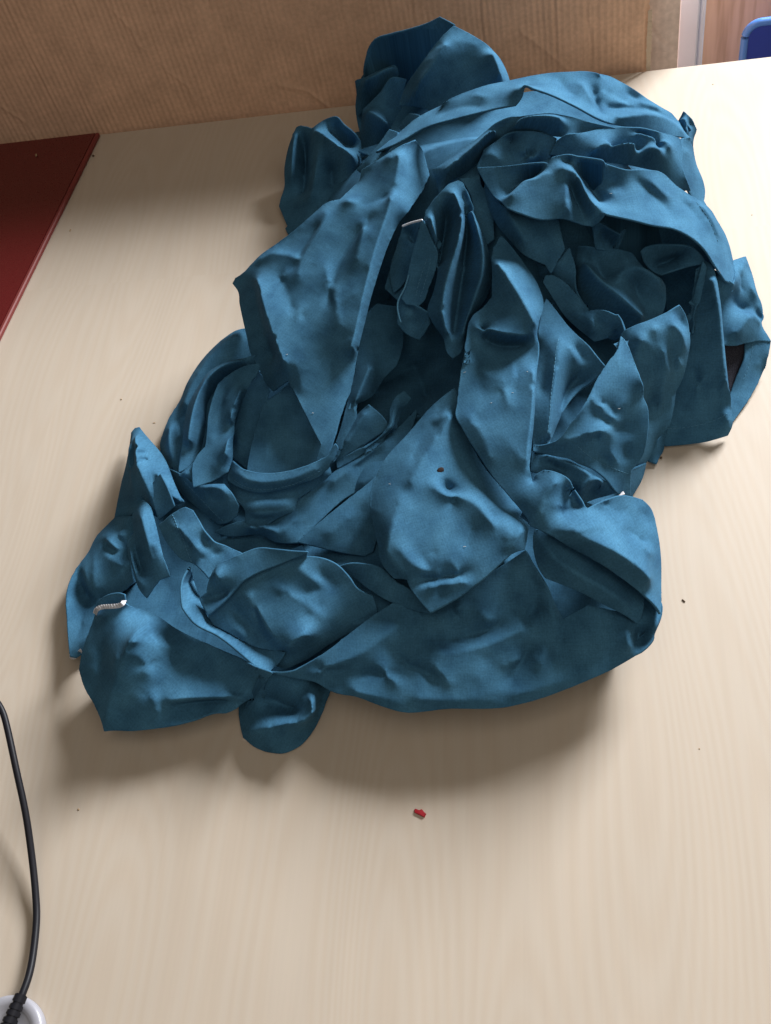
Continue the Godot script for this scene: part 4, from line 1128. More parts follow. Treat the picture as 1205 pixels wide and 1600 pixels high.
	fold("deep_e", "gathered_body", [Vector3(-70.4, 33, -474.5), Vector3(-50.4, 38, -482.2), Vector3(-29.9, 42, -489.8), Vector3(-9.6, 45, -497.4), Vector3(0.8, 46, -502.4), Vector3(-5, 44, -464.6), Vector3(-18.1, 38, -443.2), Vector3(-24.4, 34, -443.7), Vector3(-42.3, 31, -456.2), Vector3(-58.9, 31, -467.7)], [], [[Vector4(-21.9, 41, -481, 2), Vector4(-51.6, 33.5, -469.5, 2)], [Vector4(-10.8, 42.8, -483.5, -2), Vector4(-35.5, 33.2, -456, -2)]], 0.5, 0.9, 0)
	fold("pocket", "pocket_flap", [Vector3(76.7, 88, -528.1), Vector3(67, 84, -527), Vector3(56.9, 80, -524.6), Vector3(35, 73, -512.8), Vector3(10.1, 69, -496.6), Vector3(-1, 66, -484.1), Vector3(-8.3, 66, -466.6), Vector3(-10.9, 67, -447.1), Vector3(-12, 70, -425), Vector3(-13.1, 72, -408.4), Vector3(-8, 71, -393.1), Vector3(0.3, 74, -387.1), Vector3(1.3, 74, -380.7), Vector3(9, 74, -356.8), Vector3(31.4, 82, -357.6), Vector3(56.3, 90, -364.3), Vector3(69.1, 93, -369.3), Vector3(81.1, 90, -372.7), Vector3(85.1, 91, -379.7), Vector3(89.7, 91, -389), Vector3(88, 91, -393.5), Vector3(85, 90, -398.4), Vector3(93.2, 82, -411.2), Vector3(79.8, 80, -443), Vector3(74.5, 80, -473), Vector3(74.8, 84, -510.2)], [[Vector3(70.2, 92, -504), Vector3(49.9, 88, -485.7), Vector3(29.6, 86, -465.6), Vector3(18.8, 85, -452.4)], [Vector3(16.7, 85, -448.6), Vector3(10.5, 84, -441.3), Vector3(-0.7, 84, -422.4), Vector3(-8.3, 81, -409), Vector3(-4.3, 80, -397.1), Vector3(1.6, 78, -383.8)], [Vector3(86.5, 97, -385.9), Vector3(78.1, 98, -378.8), Vector3(68.6, 96, -370.3)]], [[Vector4(33, 75.7, -463.9, 4), Vector4(39, 77.6, -451.4, 5), Vector4(44.9, 79.2, -442.1, 6), Vector4(54.6, 81.3, -433.6, 6), Vector4(60.5, 82.7, -425.3, 7), Vector4(65.2, 85.5, -409.3, 6), Vector4(71.1, 88.6, -390.8, 4)], [Vector4(45.4, 78.5, -456.9, -5), Vector4(45.7, 79.1, -445.5, -7), Vector4(53.5, 80.5, -442.4, -6)], [Vector4(2.5, 74, -383.3, -4), Vector4(19.8, 77.1, -378.2, -5), Vector4(44.8, 85.4, -367.9, -3)], [Vector4(4.4, 74.2, -377.4, 2), Vector4(24.1, 78.9, -372.6, 3), Vector4(44, 84.9, -365.6, 2)], [Vector4(52.4, 80.1, -519.5, -1), Vector4(53.5, 79.8, -508.5, -3), Vector4(52.4, 79, -497.3, -2)], [Vector4(54.3, 80.1, -510.4, 2), Vector4(68.6, 83.3, -510.9, 3)], [Vector4(71.2, 86.8, -406, 3), Vector4(73.1, 89.7, -382.4, 3)], [Vector4(0.1, 71.6, -425.1, 2), Vector4(7.6, 74.1, -398, 3), Vector4(17.7, 76.3, -383.3, 2)], [Vector4(58, 84.4, -408.5, -2), Vector4(42.4, 83.1, -387.4, -2)], [Vector4(69.9, 84.1, -523.9, -2), Vector4(45.3, 76.7, -502.1, -3), Vector4(24.3, 72.9, -481.4, -2)]], 2, 0.9, 0)
	fold("centre", "front_flap", [Vector3(149.6, 128, -630.1), Vector3(141.7, 130, -618.7), Vector3(135.5, 131, -607.6), Vector3(130.3, 126, -592.8), Vector3(124.9, 118, -578.9), Vector3(116.4, 114, -575.1), Vector3(107.8, 111, -573), Vector3(103.8, 110, -569.4), Vector3(97.8, 107, -558), Vector3(88.2, 103, -536.1), Vector3(91.9, 101, -548.7), Vector3(83.2, 99, -528.2), Vector3(73.8, 97, -505.4), Vector3(69.8, 97, -495.6), Vector3(70.7, 97, -482.3), Vector3(74.1, 97, -457.4), Vector3(78.4, 97, -433.2), Vector3(84.3, 97, -412), Vector3(89.8, 97, -387.4), Vector3(90, 97, -384.5), Vector3(94.7, 97, -378.7), Vector3(100.2, 97, -372.3), Vector3(106.7, 91, -366.3), Vector3(118.4, 88, -353.4), Vector3(129.9, 83, -340.7), Vector3(141, 76, -327), Vector3(149.3, 66, -320), Vector3(154.1, 54, -316.6), Vector3(165.9, 44, -343.4), Vector3(172.6, 46, -360.2), Vector3(176, 48, -371.5), Vector3(177.9, 52, -382.2), Vector3(178.5, 57, -394.3), Vector3(174.5, 63, -399.3), Vector3(164.9, 72, -399.1), Vector3(157.5, 78, -397.8), Vector3(144.4, 84, -393.6), Vector3(131.2, 90, -388.2), Vector3(129.4, 91, -389.4), Vector3(127, 94, -394.9), Vector3(124.5, 99, -403.3), Vector3(124.5, 103, -396.8), Vector3(120.9, 110, -404.7), Vector3(117.1, 110, -409.8), Vector3(110.8, 105, -418.4), Vector3(105.5, 101, -420.1), Vector3(102, 98, -417.6), Vector3(101.7, 102, -421.5), Vector3(107.8, 104, -436.7), Vector3(115.8, 105, -455.4), Vector3(128.7, 107, -488), Vector3(138.6, 111, -513.3), Vector3(141.3, 113, -520.5), Vector3(145.2, 115, -532.3), Vector3(149.1, 116, -540.2), Vector3(160.7, 114, -565.4), Vector3(160.9, 118, -578.5), Vector3(157.6, 122, -598.3), Vector3(154.5, 125, -611.9)], [[Vector3(133.4, 138, -598), Vector3(136.4, 136, -576.3), Vector3(140.5, 132, -551.5), Vector3(142.8, 128, -533.6), Vector3(142.4, 124, -525.8)], [Vector3(107.3, 114, -566.7), Vector3(109.4, 117, -551.3), Vector3(114.1, 120, -541.3), Vector3(123.6, 121, -532.3), Vector3(133.9, 121, -526.5), Vector3(141.5, 121, -526.8)], [Vector3(108.6, 103, -570.2), Vector3(112, 101, -556.6), Vector3(118.7, 102, -545.5), Vector3(128.9, 104, -537.6), Vector3(138.9, 107, -533.3)], [Vector3(132.6, 117, -501.4), Vector3(118.4, 113, -462.7), Vector3(107.6, 110, -439.2), Vector3(99.5, 105, -420)], [Vector3(118, 114, -403.8), Vector3(109.3, 111, -400), Vector3(99.3, 106, -391), Vector3(93, 102, -382.6)], [Vector3(122.8, 98, -404.9), Vector3(126, 90, -395.6), Vector3(122.6, 86, -392.8)], [Vector3(103.3, 100, -371.3), Vector3(116.8, 101, -360.2), Vector3(129.7, 99, -348.5), Vector3(143.3, 92, -333.7), Vector3(151.8, 78, -324.4)]], [[Vector4(109.7, 96, -390.2, -5), Vector4(121.7, 92.7, -386.6, -5)], [Vector4(75.7, 97.7, -499, 2), Vector4(80.8, 98.6, -467.3, 3), Vector4(77.9, 97.6, -438.8, 2)], [Vector4(98.1, 103.8, -543.2, -2), Vector4(92.5, 101.1, -497.1, -2)], [Vector4(107.2, 104.8, -515.8, 2), Vector4(104.9, 102, -475, 1.5)], [Vector4(155.5, 69.7, -366.2, 5), Vector4(164.3, 56.4, -359, 5)], [Vector4(148.1, 78.7, -373.6, -6), Vector4(155.6, 71, -369.4, -8), Vector4(163.2, 59.6, -362.7, -7)], [Vector4(106.7, 93.8, -372.4, 4), Vector4(126.5, 89.7, -375.3, 5), Vector4(137.7, 85.6, -375.8, 3)], [Vector4(135.9, 86, -373.8, -2), Vector4(132.5, 85, -364.8, -2)], [Vector4(145.5, 76, -359.4, -1.5), Vector4(139.1, 78.1, -344.5, -1.5)], [Vector4(130.6, 90.3, -386.5, -3), Vector4(143, 84.7, -383.7, -4), Vector4(165.5, 69.4, -388.6, -4)], [Vector4(147.6, 124, -606.5, 2), Vector4(154.9, 117.8, -583.4, 2)], [Vector4(131.8, 117.7, -582.7, -2), Vector4(125.2, 111.8, -555.3, -2)], [Vector4(126.2, 109.3, -520.3, -1.5), Vector4(110.3, 103.4, -487.6, -1.5)], [Vector4(144.6, 84.1, -394.1, -3), Vector4(146.9, 82.1, -382.1, -3)], [Vector4(171.4, 64.3, -391.5, -3), Vector4(171.2, 58, -379, -3)], [Vector4(80.2, 98.6, -485, 2), Vector4(96.2, 100.5, -451.8, 2), Vector4(99.5, 101.1, -426, 2)]], 1, 0.9, 0)
	fold("right_roll", "front_flap", [Vector3(92.9, 84, -388.3), Vector3(99, 86, -383.5), Vector3(104.2, 84, -376.1), Vector3(120.8, 76, -360.5), Vector3(136.8, 66, -343.9), Vector3(148.7, 56, -331.5), Vector3(141.8, 54, -319.7), Vector3(138, 50, -316.7), Vector3(133.2, 55, -320.2), Vector3(120.2, 63, -329.6), Vector3(108.6, 69, -339.8), Vector3(97.5, 73, -348.5), Vector3(89.1, 74, -356.1), Vector3(87.1, 76, -364.9), Vector3(87.9, 80, -375.4)], [[Vector3(94.9, 88, -380.9), Vector3(95.9, 88, -364.3), Vector3(107.2, 84, -347), Vector3(121.9, 76, -333.9), Vector3(137, 62, -321.7)]], [], 4, 0.9, 0)
	fold("bottom_panel", "lower_panel", [Vector3(-109.3, 44, -365.1), Vector3(-96.4, 42, -362.2), Vector3(-83, 44, -363), Vector3(-65.1, 48, -366.8), Vector3(-45.5, 52, -373.1), Vector3(-28.5, 55, -378.7), Vector3(-13.4, 56, -382.8), Vector3(9.4, 56, -368.1), Vector3(32.4, 62, -369.6), Vector3(57.7, 68, -375.5), Vector3(72.6, 72, -378.3), Vector3(82.6, 78, -378), Vector3(84.6, 73, -366.4), Vector3(88.4, 66, -352.2), Vector3(92.4, 54, -333), Vector3(99.5, 55, -334.1), Vector3(111.5, 56, -336.3), Vector3(119.9, 54, -331.9), Vector3(126.8, 51, -329.4), Vector3(138.2, 46, -327), Vector3(152.1, 44, -336.3), Vector3(158.5, 46, -332.8), Vector3(158.3, 46, -325.7), Vector3(155.5, 44, -318.1), Vector3(150.3, 42, -312.2), Vector3(144.9, 41, -307), Vector3(131, 40, -299.9), Vector3(114.1, 40, -295.9), Vector3(86.1, 40, -291.8), Vector3(54.9, 40, -290.3), Vector3(37.8, 40, -291.7), Vector3(1.4, 40, -302.4), Vector3(-29.8, 38, -311.8), Vector3(-39.4, 38, -318.4), Vector3(-54.7, 37, -330.9), Vector3(-71.9, 36, -343.1), Vector3(-80.2, 36, -352), Vector3(-94.5, 38, -359.7)], [[Vector3(131.4, 54, -315.7), Vector3(126.3, 50, -302.3), Vector3(127.3, 45, -299.7)], [Vector3(142.7, 34, -320.7), Vector3(135.3, 32, -309)], [Vector3(153.1, 50, -316.1), Vector3(144.6, 46, -306.8)], [Vector3(-61.5, 41, -337.2), Vector3(-45.7, 42, -326.4), Vector3(-22, 42, -313.6)], [Vector3(-20.9, 45, -315.7), Vector3(10.8, 44, -302.6), Vector3(39, 43, -294.6)], [Vector3(40, 45, -297.1), Vector3(69.9, 45, -294.8), Vector3(102, 44, -298.9)]], [[Vector4(86.6, 63.4, -347.9, 3), Vector4(86.3, 56.7, -341, 4), Vector4(91.2, 54, -332.7, 3)], [Vector4(83.8, 63.3, -349, -4), Vector4(74.2, 57.6, -341.5, -6), Vector4(66.4, 55.4, -335.2, -4)], [Vector4(-3.9, 51.3, -350.7, -2), Vector4(15, 52.6, -344.4, -4), Vector4(38.3, 54.4, -340.4, -4), Vector4(60, 57.1, -342.6, -3)], [Vector4(-2.5, 49.5, -341.9, 3), Vector4(21.3, 51.4, -335.7, 4), Vector4(52.7, 54.2, -334.5, 4), Vector4(77.4, 56.5, -338.4, 3)], [Vector4(70.5, 52.7, -324, -4), Vector4(54.7, 47.9, -312.1, -5), Vector4(40.7, 43.4, -302.5, -4)], [Vector4(78, 52.7, -322.4, 3), Vector4(63.7, 47.3, -307.4, 3)], [Vector4(-1.1, 49.4, -340.5, 3), Vector4(4.5, 46.1, -323.2, 3), Vector4(11.7, 44.2, -311.9, 2)], [Vector4(105.2, 54.9, -337.2, 3), Vector4(109.7, 49.1, -313.4, 3), Vector4(113, 44.7, -304.7, 2)], [Vector4(22.9, 58.6, -369.6, -4), Vector4(27.2, 54.7, -346.7, -3)], [Vector4(38, 59.3, -358.5, 3), Vector4(46.9, 56.2, -344.1, 3)], [Vector4(-28.1, 49, -356.2, -3), Vector4(-14.9, 46.4, -337.7, -4), Vector4(3.2, 45.6, -322, -3)], [Vector4(-36, 44.8, -345.8, 2), Vector4(-22.8, 42.4, -327.4, 3)], [Vector4(-59.7, 40.5, -345.9, -2), Vector4(-32.9, 43.8, -340.2, -3), Vector4(-9.4, 44.7, -325.7, -2)], [Vector4(-85, 40.6, -357, 3), Vector4(-46.3, 47.1, -358.4, 4), Vector4(-4.9, 54.2, -371.4, 3)], [Vector4(89.7, 53.7, -325.4, -2), Vector4(78, 47.3, -305.4, -3)], [Vector4(-83.7, 43.2, -360.4, -2), Vector4(-49.9, 42.6, -346.6, -2)], [Vector4(78.5, 70.5, -368.8, -3), Vector4(85.1, 64.1, -349.3, -4)], [Vector4(18.1, 56.2, -362.2, 3), Vector4(34.8, 60.6, -362.9, 3)], [Vector4(35.5, 49.9, -323.6, 2), Vector4(22.2, 45.7, -310.6, 2)]], 2, 0.9, 1)
	fold("pleats", "pleats", [Vector3(132.5, 148, -684.1), Vector3(123.5, 148, -682.8), Vector3(113.9, 144, -679.1), Vector3(104, 138, -675), Vector3(98.4, 134, -670.3), Vector3(98.2, 128, -659.2), Vector3(99.3, 121, -642.8), Vector3(98.5, 118, -638.8), Vector3(87.2, 106, -616.3), Vector3(79.4, 99, -608.3), Vector3(77.7, 97, -605.5), Vector3(80, 92, -592.7), Vector3(83, 89, -581.4), Vector3(83.2, 84, -568.1), Vector3(85.2, 83, -564.2), Vector3(92.3, 84, -566), Vector3(99.3, 86, -575.6), Vector3(105.8, 90, -587.3), Vector3(111.4, 92, -592.1), Vector3(125.1, 98, -600.5), Vector3(134.7, 106, -614.3), Vector3(138.9, 118, -638), Vector3(137, 130, -654.7), Vector3(135.3, 142, -671.2), Vector3(135.5, 146, -682.8)], [[Vector3(102, 143, -665), Vector3(100.7, 137, -646.6), Vector3(101.5, 124, -642.1)], [Vector3(122.9, 152, -674.3), Vector3(123.9, 150, -651.2), Vector3(122.7, 148, -640), Vector3(116.7, 143, -627.2), Vector3(105, 131, -614), Vector3(92.9, 118, -600.1), Vector3(87.3, 110, -588.8), Vector3(84.9, 97, -570.4)], [Vector3(120.7, 128, -682.3), Vector3(115.5, 114, -675.3), Vector3(105, 106, -658.6), Vector3(94.2, 104, -635.3)], [Vector3(133.6, 146, -679.5), Vector3(130.9, 124, -663.4), Vector3(119.7, 106, -641.4), Vector3(105.4, 92, -612.2), Vector3(90.7, 83, -582.5)], [Vector3(132.1, 148, -662.4), Vector3(131.8, 140, -637.9), Vector3(130.8, 132, -620.4), Vector3(125.9, 124, -604.9), Vector3(112.4, 110, -588.8), Vector3(94.1, 91, -569)]], [], 2, 0.9, 0)
	fold("placket", "button_placket", [Vector3(95.1, 136, -665.4), Vector3(96.5, 135, -664.8), Vector3(97.4, 128, -651.4), Vector3(97.8, 121, -637.4), Vector3(96, 117, -635.1), Vector3(85.5, 107, -623.9), Vector3(77, 100, -616), Vector3(72.6, 98, -615.4), Vector3(64.7, 98, -620.9), Vector3(62.6, 99, -627.6), Vector3(70.1, 105, -637.2), Vector3(79.1, 114, -650.7), Vector3(88.8, 126, -660.1)], [], [], 0.5, 0.8, 0)
	fold("placket_back", "button_placket", [Vector3(82.4, 118, -687.1), Vector3(96.5, 130, -672.6), Vector3(90.1, 118, -669.6), Vector3(80.5, 104, -662.2), Vector3(69.2, 92, -652.7), Vector3(59.7, 86, -651.7), Vector3(63.1, 92, -672.2), Vector3(73.3, 104, -682.4)], [[Vector3(81.5, 114, -680.9), Vector3(85.3, 114, -664.3)], [Vector3(84.3, 110, -689), Vector3(89.2, 108, -672.1)]], [], 0.5, 0.9, 0)
	fold("placket_end", "button_placket", [Vector3(64.8, 94, -642.3), Vector3(65, 97, -622.9), Vector3(72, 97, -613.9), Vector3(77.6, 96, -605.7), Vector3(77.7, 86, -604), Vector3(66.9, 72, -604.3), Vector3(58.6, 76, -611.5), Vector3(54.5, 84, -616.4), Vector3(57.5, 90, -628.1)], [[Vector3(58, 92, -619.8), Vector3(69.6, 88, -615.1)], [Vector3(55.7, 84, -615.9), Vector3(69.4, 80, -614.1)], [Vector3(61.4, 93, -627), Vector3(72.1, 92, -617.4)]], [], 0.5, 0.9, 0)
	fold("inner_wall", "button_placket", [Vector3(67.9, 96, -677.8), Vector3(83.4, 100, -665.7), Vector3(75.7, 88, -654.4), Vector3(62.3, 80, -645.1), Vector3(54.6, 82, -662.7), Vector3(63.2, 90, -674.5)], [], [], 0.5, 0.9, 0)
	fold("arch", "gathered_body", [Vector3(119.1, 140, -718.1), Vector3(131.3, 146, -715.9), Vector3(142, 150, -717.5), Vector3(155.7, 156, -716.3), Vector3(170.1, 162, -717.5), Vector3(185.5, 168, -713.8), Vector3(202.3, 170, -707.6), Vector3(215.8, 171, -700.8), Vector3(226.3, 170, -693.3), Vector3(237.5, 167, -684.6), Vector3(249.6, 164, -675.3), Vector3(258.9, 160, -674), Vector3(257, 154, -670.7), Vector3(233.9, 158, -679), Vector3(222, 163, -678.2), Vector3(216.2, 158, -688.3), Vector3(201.9, 156, -701.2), Vector3(191.2, 154, -709.9), Vector3(179.5, 150, -716.4), Vector3(171.6, 146, -718.5), Vector3(165.7, 142, -718.3), Vector3(156.7, 138, -712.7), Vector3(148.7, 136, -709.5), Vector3(139.7, 134, -707.8), Vector3(126.2, 132, -704.6), Vector3(119.4, 126, -703.9), Vector3(119.5, 133, -709.3)], [[Vector3(121, 148, -697.4), Vector3(138.2, 156, -698.1), Vector3(152.7, 162, -699.7), Vector3(169.8, 170, -701.1), Vector3(188.2, 176, -695.5), Vector3(211.1, 177, -686.2), Vector3(222, 174, -680.6)]], [[Vector4(136.3, 141, -711.9, -2), Vector4(170.1, 153.8, -720.2, -2), Vector4(197.9, 161.3, -712.4, -2)]], 3, 0.9, 0)
	fold("dome_mid", "gathered_body", [Vector3(214.2, 158, -682.6), Vector3(219.6, 166, -674.7), Vector3(235.2, 164, -674.7), Vector3(250.9, 162, -675.1), Vector3(270.3, 156, -674.6), Vector3(289.2, 148, -672), Vector3(305.9, 138, -673), Vector3(313.7, 132, -673.4), Vector3(312.1, 127, -664.8), Vector3(307, 123, -653.1), Vector3(307.6, 112, -642.1), Vector3(309.5, 106, -640.8), Vector3(299.5, 112, -641.8), Vector3(287.9, 126, -647.5), Vector3(270.5, 136, -650.7), Vector3(246, 146, -655.2), Vector3(230.3, 152, -656.7), Vector3(228.6, 156, -653.8), Vector3(216.9, 154, -668.3), Vector3(207.7, 150, -680.1)], [[Vector3(227.2, 162, -645.3), Vector3(237.4, 166, -649.1), Vector3(251.6, 165, -649.7), Vector3(265.8, 160, -649.9), Vector3(270.5, 153, -651)], [Vector3(243.4, 148, -662.4), Vector3(260.7, 143, -666.4), Vector3(277.8, 140, -662.7)], [Vector3(271.1, 150, -676.2), Vector3(282.5, 142, -674.6), Vector3(294, 132, -664.4)], [Vector3(272.9, 153, -649.5), Vector3(277.3, 152, -648.7), Vector3(289.1, 142, -648.8)], [Vector3(271.6, 156, -671.2), Vector3(287.3, 150, -660.9), Vector3(300.7, 138, -654.2)]], [], 2, 0.9, 0)
	fold("dome_side", "gathered_body", [Vector3(314.7, 130, -675.3), Vector3(325.4, 124, -680.7), Vector3(330.9, 110, -685.1), Vector3(332.4, 97, -680.2), Vector3(335.7, 83, -671), Vector3(335.6, 79, -667.4), Vector3(329.5, 78, -656), Vector3(332, 72, -649.4), Vector3(319.3, 84, -646.2), Vector3(311.3, 101, -649), Vector3(306, 115, -649.6), Vector3(309.4, 121, -659.3), Vector3(312.3, 126, -666.1)], [[Vector3(312.1, 124, -663.6), Vector3(320.4, 120, -673.2), Vector3(328.6, 113, -681.8)]], [], 2, 0.9, 2)
	fold("dome_knot", "gathered_body", [Vector3(151.4, 148, -693.7), Vector3(157.6, 152, -700.8), Vector3(162.6, 154, -705.4), Vector3(170.1, 156, -706.4), Vector3(180.8, 160, -705), Vector3(193.6, 163, -698.9), Vector3(207, 161, -691.9), Vector3(216.8, 154, -690.7), Vector3(207.9, 146, -681.4), Vector3(197, 144, -681), Vector3(191.5, 146, -679.9), Vector3(177.6, 148, -681.8), Vector3(163.5, 148, -687.5)], [[Vector3(179.5, 145, -713.6), Vector3(192.6, 142, -717.1), Vector3(204.4, 140, -711.6)], [Vector3(175, 153, -701.6), Vector3(189, 156, -686.4), Vector3(190.3, 155, -679.4), Vector3(189.1, 152, -672.4)], [Vector3(199.5, 158, -685.8), Vector3(198.1, 154, -679.1), Vector3(192, 150, -676)], [Vector3(185.6, 146, -686.2), Vector3(192.8, 144, -692.2)], [Vector3(160.7, 158, -697), Vector3(172.2, 150, -685)]], [], 0.5, 0.9, 0)
	fold("dome", "shoulder", [Vector3(149.3, 154, -684.7), Vector3(160.9, 156, -676.8), Vector3(174.6, 160, -665.5), Vector3(187.1, 164, -655.5), Vector3(196.8, 165, -650.1), Vector3(200.5, 168, -652.3), Vector3(206.7, 170, -648.7), Vector3(219.4, 170, -638.4), Vector3(232.6, 168, -629.9), Vector3(236.5, 162, -633.5), Vector3(248, 157, -627.1), Vector3(262.9, 152, -626.1), Vector3(275.8, 146, -626.1), Vector3(290.7, 129, -622.9), Vector3(300.7, 119, -620.7), Vector3(310.7, 109, -621), Vector3(317.6, 100, -620.1), Vector3(324.6, 86, -615.1), Vector3(329, 76, -611), Vector3(329.7, 71, -605.4), Vector3(329.2, 62, -595.1), Vector3(319.4, 68, -569.8), Vector3(312, 73, -560.5), Vector3(303.5, 84, -556.9), Vector3(295.3, 100, -561.6), Vector3(289.6, 112, -565.2), Vector3(279.7, 126, -567.9), Vector3(265.7, 138, -571.5), Vector3(249.4, 146, -573.4), Vector3(234.1, 151, -581.7), Vector3(219, 155, -590.4), Vector3(216.1, 148, -592.8), Vector3(211.9, 140, -596.9), Vector3(207.1, 142, -599.1), Vector3(200.4, 146, -601.4), Vector3(189.4, 150, -605.1), Vector3(176.6, 152, -607.7), Vector3(163.4, 156, -616.2), Vector3(155.7, 156, -627.6), Vector3(154.6, 154, -637.4), Vector3(153.2, 146, -659.1), Vector3(150.9, 150, -673.9)], [[Vector3(199.8, 158, -656), Vector3(191.2, 151, -662.5), Vector3(180.8, 146, -663.5), Vector3(167.5, 147, -654.8), Vector3(157.3, 151, -642.8)], [Vector3(196.9, 168, -640.8), Vector3(184.2, 165, -639), Vector3(175.3, 163, -643.2), Vector3(155.4, 160, -629.5)], [Vector3(197.5, 172, -638.3), Vector3(204.3, 170, -631), Vector3(209.4, 168, -624.7), Vector3(211, 162, -612.3), Vector3(212.9, 158, -600.8), Vector3(217.2, 155, -592.4)], [Vector3(207.1, 160, -654.7), Vector3(219, 153, -652.4), Vector3(224.9, 147, -640.8), Vector3(226.2, 144, -623.5), Vector3(224.6, 146, -608.3)], [Vector3(208.6, 158, -635.6), Vector3(208.8, 150, -628), Vector3(209.5, 146, -612.6), Vector3(210.5, 142, -598.4)], [Vector3(202.9, 164, -627.9), Vector3(198.9, 160, -615.1), Vector3(193.4, 154, -601.9)], [Vector3(302.1, 116, -615.8), Vector3(307.8, 107, -602), Vector3(311.1, 92, -589)], [Vector3(303.1, 117, -613.9), Vector3(309.5, 107, -601.2), Vector3(313.1, 91, -589.3)]], [[Vector4(221.1, 163.5, -636.1, 2), Vector4(228.7, 154, -622.9, 2), Vector4(238.7, 147.6, -606.2, 1.5)], [Vector4(235.2, 159.2, -626.7, -1.5), Vector4(246.4, 147.4, -612.9, -1.5)], [Vector4(261, 148.1, -621.1, 2), Vector4(278.7, 128.3, -606.5, 2)], [Vector4(251.1, 154.6, -625.2, -2), Vector4(264.9, 138.8, -611.3, -2), Vector4(273, 131.3, -587.1, -2)], [Vector4(288.3, 126.2, -617, -2), Vector4(300.9, 107.1, -595, -2)]], 3, 0.9, 2)
	fold("under_dome", "gathered_body", [Vector3(152.5, 138, -694.4), Vector3(153.1, 140, -678.1), Vector3(154.8, 144, -648.2), Vector3(156.6, 145, -641.4), Vector3(165.5, 143, -633.5), Vector3(180.1, 139, -624), Vector3(193, 135, -620.9), Vector3(192.4, 131, -616.2), Vector3(189.8, 124, -600.4), Vector3(182.1, 118, -595.6), Vector3(175.7, 112, -592.2), Vector3(174.5, 114, -600.1), Vector3(167.7, 116, -606.8), Vector3(162.1, 118, -612.9), Vector3(155.3, 122, -631.3), Vector3(151.3, 126, -642.5), Vector3(150.7, 132, -672.9)], [[Vector3(155.4, 147, -637.7), Vector3(159.5, 137, -624.4), Vector3(164.3, 126, -610)]], [], 0.5, 0.9, 0)
	fold("under_strip", "gathered_body", [Vector3(137.1, 140, -696.2), Vector3(150, 140, -689.7), Vector3(151.4, 136, -682.5), Vector3(151.9, 128, -665), Vector3(148.9, 118, -654.1), Vector3(147.1, 112, -648), Vector3(140.4, 110, -646.4), Vector3(139, 122, -664.3), Vector3(140.9, 134, -683.9)], [], [], 0.5, 0.9, 0)
	fold("mouth_back", "gathered_body", [Vector3(228.2, 92, -653.7), Vector3(253.8, 100, -635.1), Vector3(287.6, 92, -618.6), Vector3(309.1, 70, -608.9), Vector3(315.3, 60, -599.5), Vector3(306.5, 34, -590.6), Vector3(291, 20, -584.6), Vector3(275, 22, -593.6), Vector3(278.4, 40, -617.3), Vector3(266.8, 64, -632), Vector3(248.1, 72, -637.4), Vector3(229.7, 74, -643.6)], [], [], 0.5, 0.9, 0)
	fold("mouth_pleat", "gathered_body", [Vector3(214.6, 132, -604.2), Vector3(219.3, 136, -602.8), Vector3(223.3, 132, -600.1), Vector3(230.5, 130, -589.2), Vector3(237.4, 130, -593.9), Vector3(231.5, 114, -593.1), Vector3(223.5, 114, -595.8), Vector3(216, 114, -600)], [[Vector3(216, 134, -601), Vector3(214.6, 118, -596.1)], [Vector3(222.7, 128, -605.5), Vector3(224.6, 112, -598.8)], [Vector3(228.1, 126, -599.5), Vector3(229.4, 110, -601)], [Vector3(230.6, 131, -587.9), Vector3(229.8, 117, -591.1)]], [], 0.5, 0.9, 0)
	fold("hump", "gathered_body", [Vector3(204.8, 112, -610.2), Vector3(210.8, 113, -605.1), Vector3(216.8, 113, -600.3), Vector3(231.4, 114, -591.1), Vector3(238.5, 112, -586.3), Vector3(242.9, 106, -577.8), Vector3(248.7, 100, -572.6), Vector3(256.2, 94, -568.4), Vector3(259, 87, -565.7), Vector3(254.8, 74, -557.3), Vector3(252, 68, -555.6), Vector3(238.5, 74, -548.5), Vector3(226.9, 74, -545.3), Vector3(210.3, 76, -556.1), Vector3(194.8, 78, -577.9), Vector3(192.2, 84, -599.6), Vector3(200.7, 96, -607.5)], [[Vector3(199.3, 119, -590.3), Vector3(200.2, 116, -576.1), Vector3(205.8, 111, -564.1), Vector3(214.4, 105, -550.3), Vector3(223.2, 96, -543.4), Vector3(232.9, 86, -538.6)], [Vector3(216, 108, -601.8), Vector3(214.1, 98, -583.1), Vector3(215.5, 98, -574.8)], [Vector3(230.4, 115, -569), Vector3(221.3, 111, -568.4), Vector3(214, 105, -567.4)], [Vector3(229.6, 117, -567), Vector3(236.6, 114, -565.4), Vector3(246, 107, -563.3), Vector3(254.2, 96, -557.5)], [Vector3(233.3, 98, -572.4), Vector3(237.1, 84, -561.8), Vector3(240.8, 74, -554.1)]], [[Vector4(208.2, 111.5, -605.2, -3), Vector4(209.5, 100.9, -591.7, -4)], [Vector4(229.3, 111.6, -589.1, 3), Vector4(232.9, 105, -581.7, 3)]], 2, 0.9, 0)
	fold("hump_side", "gathered_body", [Vector3(171.8, 106, -615), Vector3(176.7, 110, -594.1), Vector3(195.7, 118, -605), Vector3(194, 110, -590), Vector3(190.7, 100, -580), Vector3(195.8, 88, -562.7), Vector3(190.2, 88, -567), Vector3(181.8, 95, -597.6), Vector3(174.4, 97, -602.6), Vector3(171, 97, -608.2)], [], [], 0.5, 0.9, 0)
